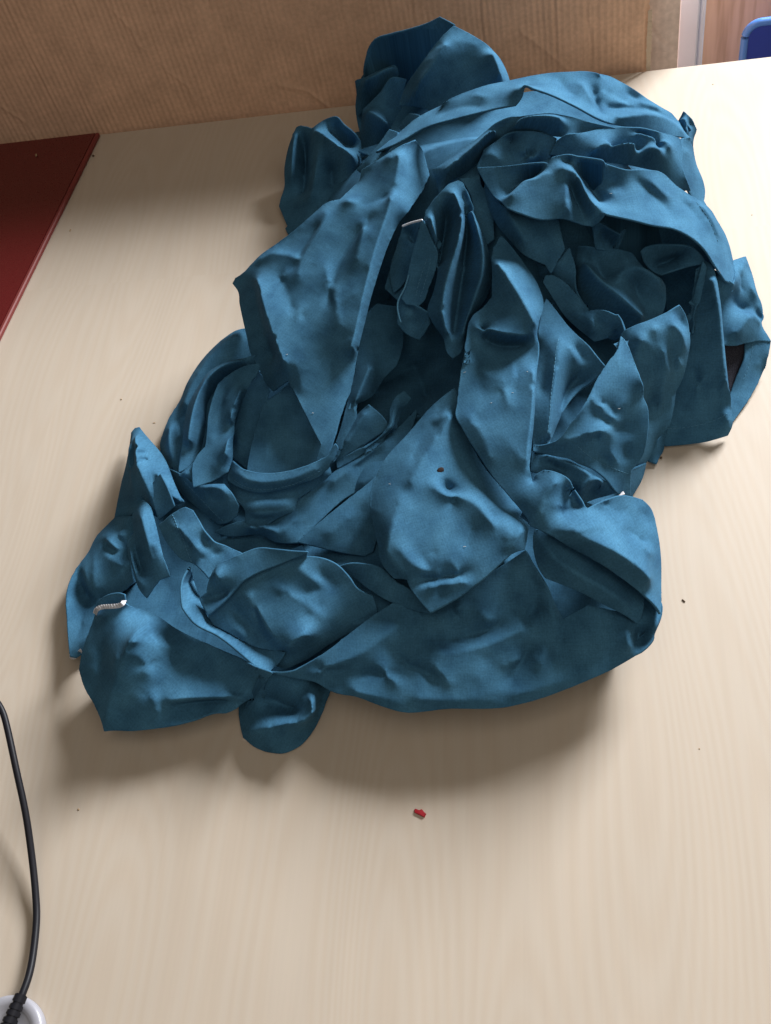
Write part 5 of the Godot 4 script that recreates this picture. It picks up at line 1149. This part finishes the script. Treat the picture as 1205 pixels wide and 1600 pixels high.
	fold("slant", "front_flap", [Vector3(169.8, 104, -592.6), Vector3(172.8, 107, -594.5), Vector3(177, 107, -593.6), Vector3(183.1, 105, -585.4), Vector3(187.4, 103, -572.3), Vector3(190.5, 101, -556.3), Vector3(190.7, 102, -551), Vector3(197.1, 106, -544.4), Vector3(200.7, 109, -537.3), Vector3(203.9, 110, -530.9), Vector3(206, 110, -530), Vector3(206.6, 108, -525.1), Vector3(205.1, 106, -516.4), Vector3(203.8, 100, -518.9), Vector3(200.2, 88, -529.5), Vector3(198.5, 90, -529.9), Vector3(189.4, 86, -534.4), Vector3(182.3, 90, -546), Vector3(176.4, 93, -560.2), Vector3(173.6, 97, -573.9), Vector3(171.4, 101, -585.7)], [[Vector3(202.7, 112, -527.8), Vector3(200.9, 98, -531.2), Vector3(198.4, 92, -529.6)], [Vector3(188.4, 106, -544.3), Vector3(190.1, 98, -535.9), Vector3(183.3, 90, -538.3)], [Vector3(208.3, 96, -539.1), Vector3(206.1, 82, -536.7)]], [[Vector4(179.9, 98.7, -563.6, 3), Vector4(185.3, 98.3, -546.8, 3)], [Vector4(192.2, 102.3, -544.8, -3), Vector4(194.4, 98.2, -533.9, -3)]], 2, 0.9, 0)
	fold("right_fold", "right_folds", [Vector3(202.5, 104, -515.6), Vector3(205.4, 107, -515.7), Vector3(214.4, 110, -515.6), Vector3(225.4, 111, -515.6), Vector3(239.7, 111, -517.8), Vector3(250.3, 110, -521.2), Vector3(253.3, 103, -518.7), Vector3(253.7, 94, -510.4), Vector3(252.4, 87, -504.2), Vector3(249.5, 79, -499.6), Vector3(244.7, 65, -494.7), Vector3(239, 53, -492.1), Vector3(241.4, 44, -498.6), Vector3(237.5, 36, -491.9), Vector3(228.8, 24, -482), Vector3(218.5, 16, -478.5), Vector3(214.3, 12, -474.2), Vector3(208.7, 8, -469.6), Vector3(191.5, 16, -456.2), Vector3(199, 38, -460.2), Vector3(204.4, 56, -468.8), Vector3(203.8, 74, -477.6), Vector3(201.7, 90, -488.5), Vector3(203.6, 98, -496.8), Vector3(204.1, 104, -507.6)], [[Vector3(214.8, 113, -503), Vector3(210, 106, -499.5), Vector3(205.2, 98, -496.1)], [Vector3(218.4, 108, -504.1), Vector3(221.3, 102, -498.8), Vector3(227.4, 101, -498.8)], [Vector3(227.8, 102, -496.8), Vector3(226.8, 91, -490.4), Vector3(228.4, 78, -485.5)], [Vector3(232.6, 60, -490.6), Vector3(231.7, 46, -486.9)], [Vector3(231.6, 96, -499.6), Vector3(236.9, 78, -495.6), Vector3(240, 62, -494.4)], [Vector3(215.6, 74, -494.8)], [Vector3(216.2, 62, -492.2), Vector3(210.6, 44, -476.9)], [Vector3(236.2, 112, -509.4), Vector3(243.2, 103, -502), Vector3(243.9, 87, -495.7)], [Vector3(235, 92, -492.7), Vector3(240.3, 74, -491.2)]], [[Vector4(228.9, 106.7, -514.9, 3), Vector4(219.9, 98.3, -510.1, 3)], [Vector4(248.1, 104.4, -519.5, -3), Vector4(249.8, 92.3, -510.3, -3)], [Vector4(225.6, 70.3, -497.5, 3), Vector4(222.3, 43.7, -480.9, 3)]], 2, 0.9, 0)
	fold("triangle", "right_folds", [Vector3(199.8, 112, -507.7), Vector3(200, 114, -497.3), Vector3(199.5, 111, -482.2), Vector3(197.7, 105, -461.1), Vector3(198.2, 97, -460.2), Vector3(199.1, 91, -454.2), Vector3(196.5, 85, -446.4), Vector3(191.4, 76, -437.5), Vector3(186.8, 67, -432.9), Vector3(176.3, 62, -427.2), Vector3(173, 44, -417.9), Vector3(165.5, 52, -416.2), Vector3(161.1, 60, -415.8), Vector3(156.6, 69, -421), Vector3(149.6, 77, -427.2), Vector3(139.8, 83, -432.2), Vector3(136, 87, -433.5), Vector3(124, 91, -438.8), Vector3(112.1, 93, -446.4), Vector3(113.6, 93, -450.9), Vector3(121.5, 97, -444.3), Vector3(127.8, 101, -441.7), Vector3(137.3, 107, -444.9), Vector3(150.1, 113, -451.3), Vector3(165.1, 115, -466.8), Vector3(179, 115, -481.9), Vector3(191, 115, -491.7)], [], [[Vector4(124.7, 97, -443.3, 3), Vector4(149.4, 93.1, -444.1, 5), Vector4(171.5, 88.1, -446.8, 6)], [Vector4(143.6, 92.3, -442.1, -1), Vector4(162.4, 89.7, -445.5, -2), Vector4(177.1, 87, -446.9, -4), Vector4(190.6, 83.7, -443.3, -4)], [Vector4(177.7, 78.8, -439.1, -4), Vector4(175.2, 67.9, -430.6, -3)], [Vector4(151.5, 82.8, -435.3, -3), Vector4(164.6, 73.2, -429.7, -3)], [Vector4(166.7, 99.5, -456.6, 2), Vector4(175.4, 88.8, -448.5, 2)], [Vector4(154.6, 109.9, -455.3, -1.5), Vector4(171.9, 89.9, -448.9, -1.5)], [Vector4(156.5, 106.4, -470.4, 2), Vector4(170.2, 97.8, -456.8, 2)], [Vector4(162.4, 106.6, -463, -2), Vector4(176.5, 93, -453.7, -2)], [Vector4(163, 81.7, -437.8, 2), Vector4(165.9, 69.7, -426.7, 2)]], 1, 0.9, 0)
	fold("seam_flap", "front_flap", [Vector3(163.9, 110, -567.9), Vector3(166.2, 109, -556.5), Vector3(168.6, 108, -541.9), Vector3(173.1, 105, -528.9), Vector3(179.1, 100, -516.6), Vector3(180.9, 98, -509.9), Vector3(184.5, 95, -499.3), Vector3(173.1, 88, -495.8), Vector3(164.3, 84, -495.7), Vector3(150.3, 82, -487.5), Vector3(138.9, 82, -472.5), Vector3(129.8, 82, -460.3), Vector3(125.4, 84, -453.3), Vector3(114.8, 86, -455.8), Vector3(122.3, 96, -476.5), Vector3(137.7, 100, -516.1), Vector3(144.9, 104, -533.3), Vector3(146, 106, -534.4), Vector3(153.1, 109, -549.5)], [[Vector3(162.1, 110, -530.1), Vector3(149.2, 107, -504.2), Vector3(136.1, 99, -476.1), Vector3(124.4, 90, -450.9)], [Vector3(147.2, 104, -525.3), Vector3(131.9, 96, -488.8)], [Vector3(172.1, 86, -506.6), Vector3(159.2, 82, -502.2), Vector3(144.5, 80, -481.8)]], [[Vector4(163.6, 102.7, -526.5, 2), Vector4(167.8, 95.4, -507.8, 2)], [Vector4(166.8, 102.7, -525.1, -3), Vector4(175.5, 96.3, -505.3, -3)]], 1, 0.9, 0)
	fold("low_pleat", "front_flap", [Vector3(112.4, 86, -451.3), Vector3(121.1, 87, -444.5), Vector3(132.5, 84, -437.1), Vector3(141.7, 79, -430.2), Vector3(148.9, 73, -424.6), Vector3(156.7, 65, -420.4), Vector3(161, 57, -415.9), Vector3(147.1, 50, -420.6), Vector3(138.9, 54, -417.7), Vector3(132.9, 66, -419.9), Vector3(126.9, 82, -424.6), Vector3(120.6, 84, -430), Vector3(110.7, 82, -435.5), Vector3(106.9, 82, -438.4)], [[Vector3(114.7, 88, -446.5), Vector3(131.2, 88, -433.1), Vector3(141.6, 84, -423.2), Vector3(155, 70, -415.7)], [Vector3(146.7, 80, -419.9), Vector3(138.7, 78, -415.7), Vector3(130.6, 74, -414.6)], [Vector3(117.5, 80, -442), Vector3(131.3, 80, -427.5)], [Vector3(148.7, 60, -424.4), Vector3(139.9, 56, -420.3)]], [], 0.5, 0.9, 0)
	fold("cuff_front", "cuff", [Vector3(291.1, 96, -570.4), Vector3(293.8, 96, -566.2), Vector3(295.4, 92, -560.5), Vector3(294.8, 78, -546.3), Vector3(290.7, 62, -528.1), Vector3(285.6, 48, -508.1), Vector3(281.9, 34, -491.2), Vector3(281.7, 18, -483.1), Vector3(280, 13, -476), Vector3(274.4, 5, -471.4), Vector3(257.1, 5, -472.4), Vector3(242.7, 5, -475.6), Vector3(226.8, 5, -479.9), Vector3(225.5, 8, -485.1), Vector3(239, 24, -500.5), Vector3(251.2, 40, -512.6), Vector3(266.6, 60, -533.4), Vector3(284.1, 84, -559.6)], [[Vector3(291.3, 96, -557.6), Vector3(287.9, 85, -537.7), Vector3(284.4, 69, -519.7), Vector3(280.8, 55, -503.2), Vector3(276.2, 42, -486)], [Vector3(275.2, 26, -478.5), Vector3(273.7, 8, -470.8)]], [[Vector4(262.6, 44.2, -521.8, -2), Vector4(261.9, 30.1, -499.6, -3)], [Vector4(267.6, 41.7, -514.7, 2), Vector4(254.7, 23.8, -494.2, 2)], [Vector4(232.4, 11.7, -489.6, -1), Vector4(250.8, 13.3, -483.3, -1.5), Vector4(267.7, 15.5, -480.5, -1.5), Vector4(276.7, 17.5, -482.1, -1)], [Vector4(276.7, 39.9, -505.4, -3), Vector4(269, 13, -477.1, -2)]], 0.5, 0.9, 0)
	fold("cuff_inner_edge", "cuff", [Vector3(288.4, 100, -566.2), Vector3(289.5, 97, -563.1), Vector3(283.6, 84, -554.1), Vector3(274, 72, -543.4), Vector3(267.1, 64, -532.6), Vector3(269.8, 66, -544.2), Vector3(277.2, 78, -554.2), Vector3(284.1, 93, -560.6)], [[Vector3(285.8, 102, -560.7), Vector3(277.4, 86, -548.9), Vector3(267.2, 69, -534.7)], [Vector3(285.1, 93, -562.1), Vector3(276.4, 76, -551.1)]], [], 0.5, 0.8, 0)
	fold("mouth_flap", "gathered_body", [Vector3(247.2, 110, -586.2), Vector3(250.9, 112, -586.8), Vector3(256.8, 114, -584.1), Vector3(265.3, 114, -580), Vector3(279.4, 112, -573.9), Vector3(291.5, 98, -568.7), Vector3(288.9, 98, -567), Vector3(273.5, 95, -572.9), Vector3(260.2, 90, -577.7), Vector3(255.8, 91, -582.9), Vector3(251.9, 95, -584.9)], [[Vector3(256.8, 88, -590), Vector3(270.6, 90, -590.2), Vector3(283.8, 98, -585.2)]], [], 0.5, 0.9, 0)
	fold("cuff_outer", "cuff", [Vector3(301.2, 82, -571.6), Vector3(301.2, 84, -563.3), Vector3(310.7, 76, -556.7), Vector3(317.3, 72, -566.1), Vector3(328.8, 62, -595.3), Vector3(338.4, 56, -601.5), Vector3(347, 50, -606.8), Vector3(346.4, 44, -593.8), Vector3(342.3, 40, -573.7), Vector3(342.9, 34, -566.1), Vector3(339.4, 30, -556.2), Vector3(336.8, 28, -550.7), Vector3(337, 25, -541.2), Vector3(338.1, 22, -536.1), Vector3(330.5, 26, -536.2), Vector3(314.3, 34, -532.1), Vector3(302.6, 40, -528.2), Vector3(293.9, 44, -528.8), Vector3(294.7, 50, -539.1), Vector3(298.8, 60, -553.1), Vector3(298.5, 70, -557.5), Vector3(297.7, 76, -562.6)], [[Vector3(343.9, 54, -601.7), Vector3(328.6, 64, -580.3), Vector3(312.8, 74, -558)], [Vector3(314.4, 58, -563.9), Vector3(319.9, 44, -561.4), Vector3(330.2, 34, -563.8)], [Vector3(323.7, 50, -547.6), Vector3(314.7, 50, -539.7), Vector3(299.8, 48, -529.5)], [Vector3(323.7, 50, -547.6), Vector3(334, 33, -545.6)], [Vector3(334.6, 34, -562.9), Vector3(339.2, 26, -557.7)]], [[Vector4(327.6, 62.7, -582.3, -3), Vector4(325.5, 54.9, -564.3, -3)], [Vector4(338.5, 51, -576.9, 3), Vector4(337.5, 39.6, -566.3, 3)]], 0.5, 1, 0)
	fold("cuff_lining", "cuff_lining", [Vector3(297.4, 38, -535.3), Vector3(318.4, 28, -538.1), Vector3(313.2, 20, -528), Vector3(302.6, 12, -516.1), Vector3(291.5, 9, -504.4), Vector3(293.8, 18, -515.9), Vector3(296.1, 28, -527.3)], [], [], 0.5, 0.8, 0)
	fold("cuff_turnup", "cuff", [Vector3(316.4, 30, -535.7), Vector3(330.5, 26, -536.2), Vector3(338.4, 21, -536.6), Vector3(329.8, 13, -524.1), Vector3(328.3, 9, -522.9), Vector3(312.7, 5, -507.3), Vector3(297.6, 4, -494.6), Vector3(284.8, 3, -484.4), Vector3(286.2, 8, -493.8), Vector3(293.7, 12, -506.9), Vector3(302.5, 18, -515.8), Vector3(311.3, 24, -524.8)], [], [], 0.5, 0.9, 0)
	fold("small_corner", "right_folds", [Vector3(209, 5, -470.2), Vector3(214, 4, -466.9), Vector3(224.3, 4, -478.6), Vector3(234.2, 10, -490.3), Vector3(224.7, 14, -483.8), Vector3(216, 12, -475.2)], [], [], 0.5, 0.9, 0)
	fold("under_fold", "right_folds", [Vector3(182.3, 38, -443.4), Vector3(204, 12, -463.1), Vector3(198.7, 7, -456), Vector3(186.6, 4, -445), Vector3(181.3, 10, -439.9)], [], [], 0.5, 0.9, 0)
	commit_parts()
	# white overlock tape where the seam allowance shows
	tape("overlock_tape", [Vector3(-229.3, 45, -456.7), Vector3(-224, 55, -452.9), Vector3(-218.7, 58, -451.5), Vector3(-211.3, 62, -447), Vector3(-204.4, 65, -443.3), Vector3(-200.2, 68, -441.7), Vector3(-199.2, 66, -445.6)], 3.4)
	tape("overlock_tape", [Vector3(-265.4, 8, -452.6), Vector3(-260.5, 13, -446.8), Vector3(-255.2, 18, -445.2), Vector3(-248.6, 26, -441.7)], 3.4)
	# the light cut end of the facing
	put("facing_edge", tube(curve([Vector3(81.8, 121, -683.8), Vector3(88.6, 128, -676.1), Vector3(95.6, 136, -665.6)], 2.0), even(curve([Vector3(81.8, 121, -683.8), Vector3(88.6, 128, -676.1), Vector3(95.6, 136, -665.6)], 2.0).size(), 0.0009)), M.white_thread, garment)
	var pip := curve([Vector3(73.2, 109, -639.1), Vector3(67.1, 104, -631.7), Vector3(59.3, 99, -625.2), Vector3(56.5, 95, -619.1), Vector3(55.9, 90, -610.3)], 2.0)
	put("piping", tube(pip, even(pip.size(), 0.0007)), M.thread, garment)
	# rows of stitching
	stitches("triangle", [Vector3(141.4, 88, -441.9), Vector3(148.5, 86, -432.4), Vector3(156.5, 82, -425.7), Vector3(165, 74, -423.5), Vector3(174, 64, -423.5)])
	stitches("seam_flap", [Vector3(159.7, 112, -525.5), Vector3(153.2, 110, -514.8), Vector3(145.4, 106, -498.4), Vector3(138.2, 102, -483.8), Vector3(131.6, 94, -471.3), Vector3(123, 90, -451.5)])
	stitches("sleeve", [Vector3(-153.9, 60, -514.9), Vector3(-151.4, 62, -500.8), Vector3(-149.5, 63, -488.6), Vector3(-149.4, 60, -480), Vector3(-148.1, 50, -473)])
	stitches("collar_band", [Vector3(-108.1, 44, -543.3), Vector3(-101, 48, -530.7), Vector3(-91.3, 50, -522.4), Vector3(-76.3, 52, -516), Vector3(-58, 56, -512), Vector3(-37.4, 60, -513.7)])
	stitches("placket", [Vector3(93.3, 119, -638.9), Vector3(89.1, 115, -632.7), Vector3(83.4, 110, -625.3), Vector3(76.8, 103, -618.6)])
	stitches("placket", [Vector3(90.5, 120, -640.1), Vector3(84.8, 116, -633.5), Vector3(78.9, 110, -627.3), Vector3(73.6, 104, -620.9)])
	stitches("dome", [Vector3(302.7, 117, -615.2), Vector3(307.6, 109, -599.5), Vector3(310.6, 95, -586.5)])
	stitches("wave_tail", [Vector3(-150, 36, -565), Vector3(-140, 36, -543.2), Vector3(-131.5, 32, -527.9), Vector3(-125.1, 30, -517.1)])
	stitches("cuff_front", [Vector3(231.7, 20, -484), Vector3(248.6, 20, -479.2), Vector3(266.3, 20, -478.2), Vector3(276, 20, -481)])
	stitches("cuff_turnup", [Vector3(321.4, 26, -535.4), Vector3(315.1, 20, -523.4), Vector3(304.3, 14, -511.6)])
	# lint on the cloth
	var rng := RandomNumberGenerator.new()
	rng.seed = 5
	for s in [["centre", [Vector3(86.9, 104, -526.9)]], ["centre", [Vector3(95.6, 104, -490.3)]], ["centre", [Vector3(111.6, 108, -489.9)]], ["centre", [Vector3(126.8, 112, -501.3)]], ["dome", [Vector3(233.4, 168, -601.6)]], ["triangle", [Vector3(177.9, 108, -448.3)]], ["pocket", [Vector3(44.3, 92, -386.4)]], ["flap", [Vector3(-38.4, 78, -622.2)]], ["flap", [Vector3(-31.8, 72, -561.8)]], ["pocket", [Vector3(8.8, 72, -471.6)]]]:
		var p: Vector3 = on_cloth(s[0], s[1][0], 0.4)
		var d := Vector3(rng.randf_range(0.2, 1), rng.randf_range(-0.2, 0.3), rng.randf_range(0, 0.5)).normalized() * rng.randf_range(0.5, 1.0)
		put("lint", tube(PackedVector3Array([mm(p - d), mm(p + Vector3(0, 0.2, 0)), mm(p + d)]), even(3, 0.00016), 5), M.lint, garment)
	var sp := on_cloth("pocket", [Vector3(46.2, 90, -456.1)][0], 0.2)
	var dark := put("stain", pebble(Vector3(0.0030, 0.0005, 0.0021), 3), M.stain, garment, mm(sp))
	dark.rotation = Vector3(0.5, 0.3, 0)
	var lab := on_cloth("triangle", [Vector3(165.5, 50, -418.6)][0], 0.8)
	put("label_corner", block(Vector3(0.0045, 0.0006, 0.003), 0.0002), M.white_thread, garment, mm(lab))


func tape(called: String, line: Array, wide: float) -> void:
	var path := curve(line, 1.2)
	var st := SurfaceTool.new()
	st.begin(Mesh.PRIMITIVE_TRIANGLES)
	var rows := []
	for k in path.size():
		var d := (path[mini(k + 1, path.size() - 1)] - path[maxi(k - 1, 0)]).normalized()
		var across := d.cross(Vector3(0, 0.8, 0.6)).normalized() * wide * 0.0005
		rows.append([path[k] - across, path[k] + Vector3(0, 0.0003, 0.0002), path[k] + across])
	for k in rows.size() - 1:
		for e in 2:
			for id in [[k, e], [k + 1, e], [k, e + 1], [k, e + 1], [k + 1, e], [k + 1, e + 1]]:
				st.set_uv(Vector2(id[0] * 0.25, id[1] * 0.5))
				st.add_vertex(rows[id[0]][id[1]])
	st.generate_normals()
	var band := put(called, st.commit(), M.tape, garment)
	# zigzag thread over the tape
	var z := PackedVector3Array()
	for k in rows.size():
		z.append(rows[k][0 if k % 2 == 0 else 2] + Vector3(0, 0.0004, 0.0003))
	put("zigzag_thread", tube(z, even(z.size(), 0.00016), 5), M.white_thread, band)


func stitches(sheet_name: String, line: Array) -> void:
	# a row of sewn stitches, each a short thread lying in the cloth
	var path := curve(line, 1.0)
	var st := SurfaceTool.new()
	st.begin(Mesh.PRIMITIVE_TRIANGLES)
	var k := 0
	while k + 2 < path.size():
		var three := PackedVector3Array()
		for e in 3:
			three.append(mm(on_cloth(sheet_name, path[k + e] * 1000.0 + ORIGIN, -0.05 if e != 1 else 0.2)))
		st.append_from(tube(three, even(3, 0.00025), 5), 0, Transform3D())
		k += 3
	put("stitching", st.commit(), M.thread, garment)


func small_things() -> void:
	# black cable with its strain relief, coming from the left edge and ending over a white disc
	var cable := thing("black_cable", "thin black cable curving along the left edge of the desk", "cable", mm(Vector3(-300, 0, -300)))
	var o := cable.position
	var line := curve([Vector3(-316.2, 40, -425.1), Vector3(-310.5, 40, -414.1), Vector3(-305.9, 38, -403), Vector3(-303.8, 35, -389.2), Vector3(-301.3, 29, -360.8), Vector3(-299.5, 20, -329.9), Vector3(-300.1, 11, -300.8), Vector3(-300.7, 6, -275.8), Vector3(-301.4, 5, -259), Vector3(-303.5, 7, -238.3), Vector3(-305.6, 10, -224.2), Vector3(-309.3, 13, -212.5), Vector3(-313.3, 14, -204.2)], 3.0)
	for k in line.size():
		line[k] -= o
	put("cord", tube(line, even(line.size(), 0.0024), 14), M.black, cable)
	var a: Vector3 = Vector3(-309.3, 13, -213.2)
	var b: Vector3 = Vector3(-320.6, 15, -191.7)
	var n := 46
	var sl := PackedVector3Array()
	var sr := PackedFloat32Array()
	for k in n:
		var f := float(k) / (n - 1)
		sl.append(mm(a.lerp(b, f)) - o)
		var rib := 1.0 if f < 0.2 else (0.8 if fmod((f - 0.2) * 6.0, 1.0) < 0.3 else 1.0)
		sr.append((0.0040 + 0.0012 * f) * rib * (0.8 if k == 0 else 1.0))
	put("strain_relief", tube(sl, sr, 16), M.black, cable)
	var disc := thing("white_disc", "round white plastic base under the black cable end, bottom left corner", "base", mm(Vector3(-325.4, 0, -192.4)))
	var st := lathe([Vector2(0.0, 0.005), Vector2(0.018, 0.005), Vector2(0.0195, 0.0062), Vector2(0.0235, 0.0066), Vector2(0.0255, 0.0055), Vector2(0.026, 0.003), Vector2(0.026, 0.0003)])
	put("disc_body", st, M.white_plastic, disc)
	# red scrap
	var scrap := thing("red_scrap", "tiny bright red plastic scrap lying on the desk in front of the cloth", "scrap", mm(Vector3(-37.1, 0, -254.3)), 0.0)
	var ss := SurfaceTool.new()
	ss.begin(Mesh.PRIMITIVE_TRIANGLES)
	ss.set_smooth_group(-1)
	var ring := []
	for p in [[-6.6, -7.4], [-4.4, -8.6], [1.2, -4.8], [5.0, -5.2], [6.4, -1.6], [9.2, 2.4], [5.0, 6.4], [-2.2, 0.4], [-7.0, -3.6]]:
		ring.append(Vector3(p[0] * 0.00047, 0, p[1] * 0.00052))
	var up := []
	var dn := []
	for p in ring:
		up.append(p * 0.85 + Vector3(0, 0.0016, 0))
		dn.append(p + Vector3(0, 0.0001, 0))
	var cen := Vector3(0, 0.0018, 0)
	for k in ring.size():
		var k2 := (k + 1) % ring.size()
		for p in [up[k], up[k2], cen, dn[k], dn[k2], up[k], up[k], dn[k2], up[k2]]:
			ss.add_vertex(p)
	ss.generate_normals()
	put("scrap_body", ss.commit(), M.scrap, scrap)
	# specks of dirt, each where it lies
	speck("dark_crumb", "dark brown crumb on the desk to the right of the cloth's lower bulge", Vector3(185.8, 0, -347.6), Vector3(0.0006, 0.0005, 0.0017), M.crumb, 1)
	speck("brown_crumb", "tiny brown crumb on the desk just below the hanging cuff", Vector3(220.2, 0, -472.6), Vector3(0.0011, 0.0007, 0.0009), M.crumb, 2)
	speck("grey_crumb", "greyish oblong speck on the desk beside the red board", Vector3(-236.1, 0, -986.1), Vector3(0.0022, 0.0004, 0.0008), M.pale_crumb, 3)
	speck("curved_crumb", "pale crumb lying on the red board near the cardboard box", Vector3(-265.6, 6, -1134.8), Vector3(0.0028, 0.0008, 0.0010), M.pale_crumb, 4)
	speck("black_crumb", "black crumb at the edge of the red board near the cardboard", Vector3(-200.7, 1, -1107.4), Vector3(0.0016, 0.0009, 0.0014), M.crumb, 5)
	speck("tan_crumb", "minute tan speck on the desk left of the gathered cloth's spike", Vector3(-203, 0, -714.1), Vector3(0.0009, 0.0004, 0.0006), M.pale_crumb, 6)
	speck("flat_crumb", "flat speck on the desk just above the spike of cloth", Vector3(-175.9, 0, -672.6), Vector3(0.0015, 0.0003, 0.0005), M.pale_crumb, 7)
	speck("small_crumb", "faint speck on the desk at the right, beside the shoulder of cloth", Vector3(401.9, 0, -702.8), Vector3(0.0006, 0.0002, 0.0005), M.pale_crumb, 8)
	speck("far_crumb", "faint speck on the desk near its back edge at upper right", Vector3(452.1, 0, -902.2), Vector3(0.0008, 0.0002, 0.0006), M.pale_crumb, 9)
	speck("near_crumb", "small faint speck on the bare desk between the cable and the cloth's shadow", Vector3(-269.6, 0, -330.2), Vector3(0.0008, 0.0003, 0.0009), M.pale_crumb, 10)
	speck("thread_crumb", "faint fleck on the bare desk in the lower right", Vector3(151.7, 0, -241.1), Vector3(0.0005, 0.0002, 0.0005), M.pale_crumb, 11)


func speck(called: String, label: String, at: Vector3, r: Vector3, m: Material, seed_: int) -> void:
	var o := put(called, pebble(r, seed_), m, self, mm(at + Vector3(0, r.y * 800.0, 0)))
	o.rotation.y = seed_ * 0.4
	tag(o, label, "crumb", "specks of dirt on the desk")


func lathe(profile: Array) -> ArrayMesh:
	var st := SurfaceTool.new()
	st.begin(Mesh.PRIMITIVE_TRIANGLES)
	var n := 48
	for k in profile.size() - 1:
		for e in n:
			var a := TAU * e / n
			var b := TAU * (e + 1) / n
			var p: Vector2 = profile[k]
			var q: Vector2 = profile[k + 1]
			for c in [[p, a], [p, b], [q, a], [q, a], [p, b], [q, b]]:
				st.add_vertex(Vector3(c[0].x * cos(c[1]), c[0].y, c[0].x * sin(c[1])))
	st.index()
	st.generate_normals()
	return st.commit()
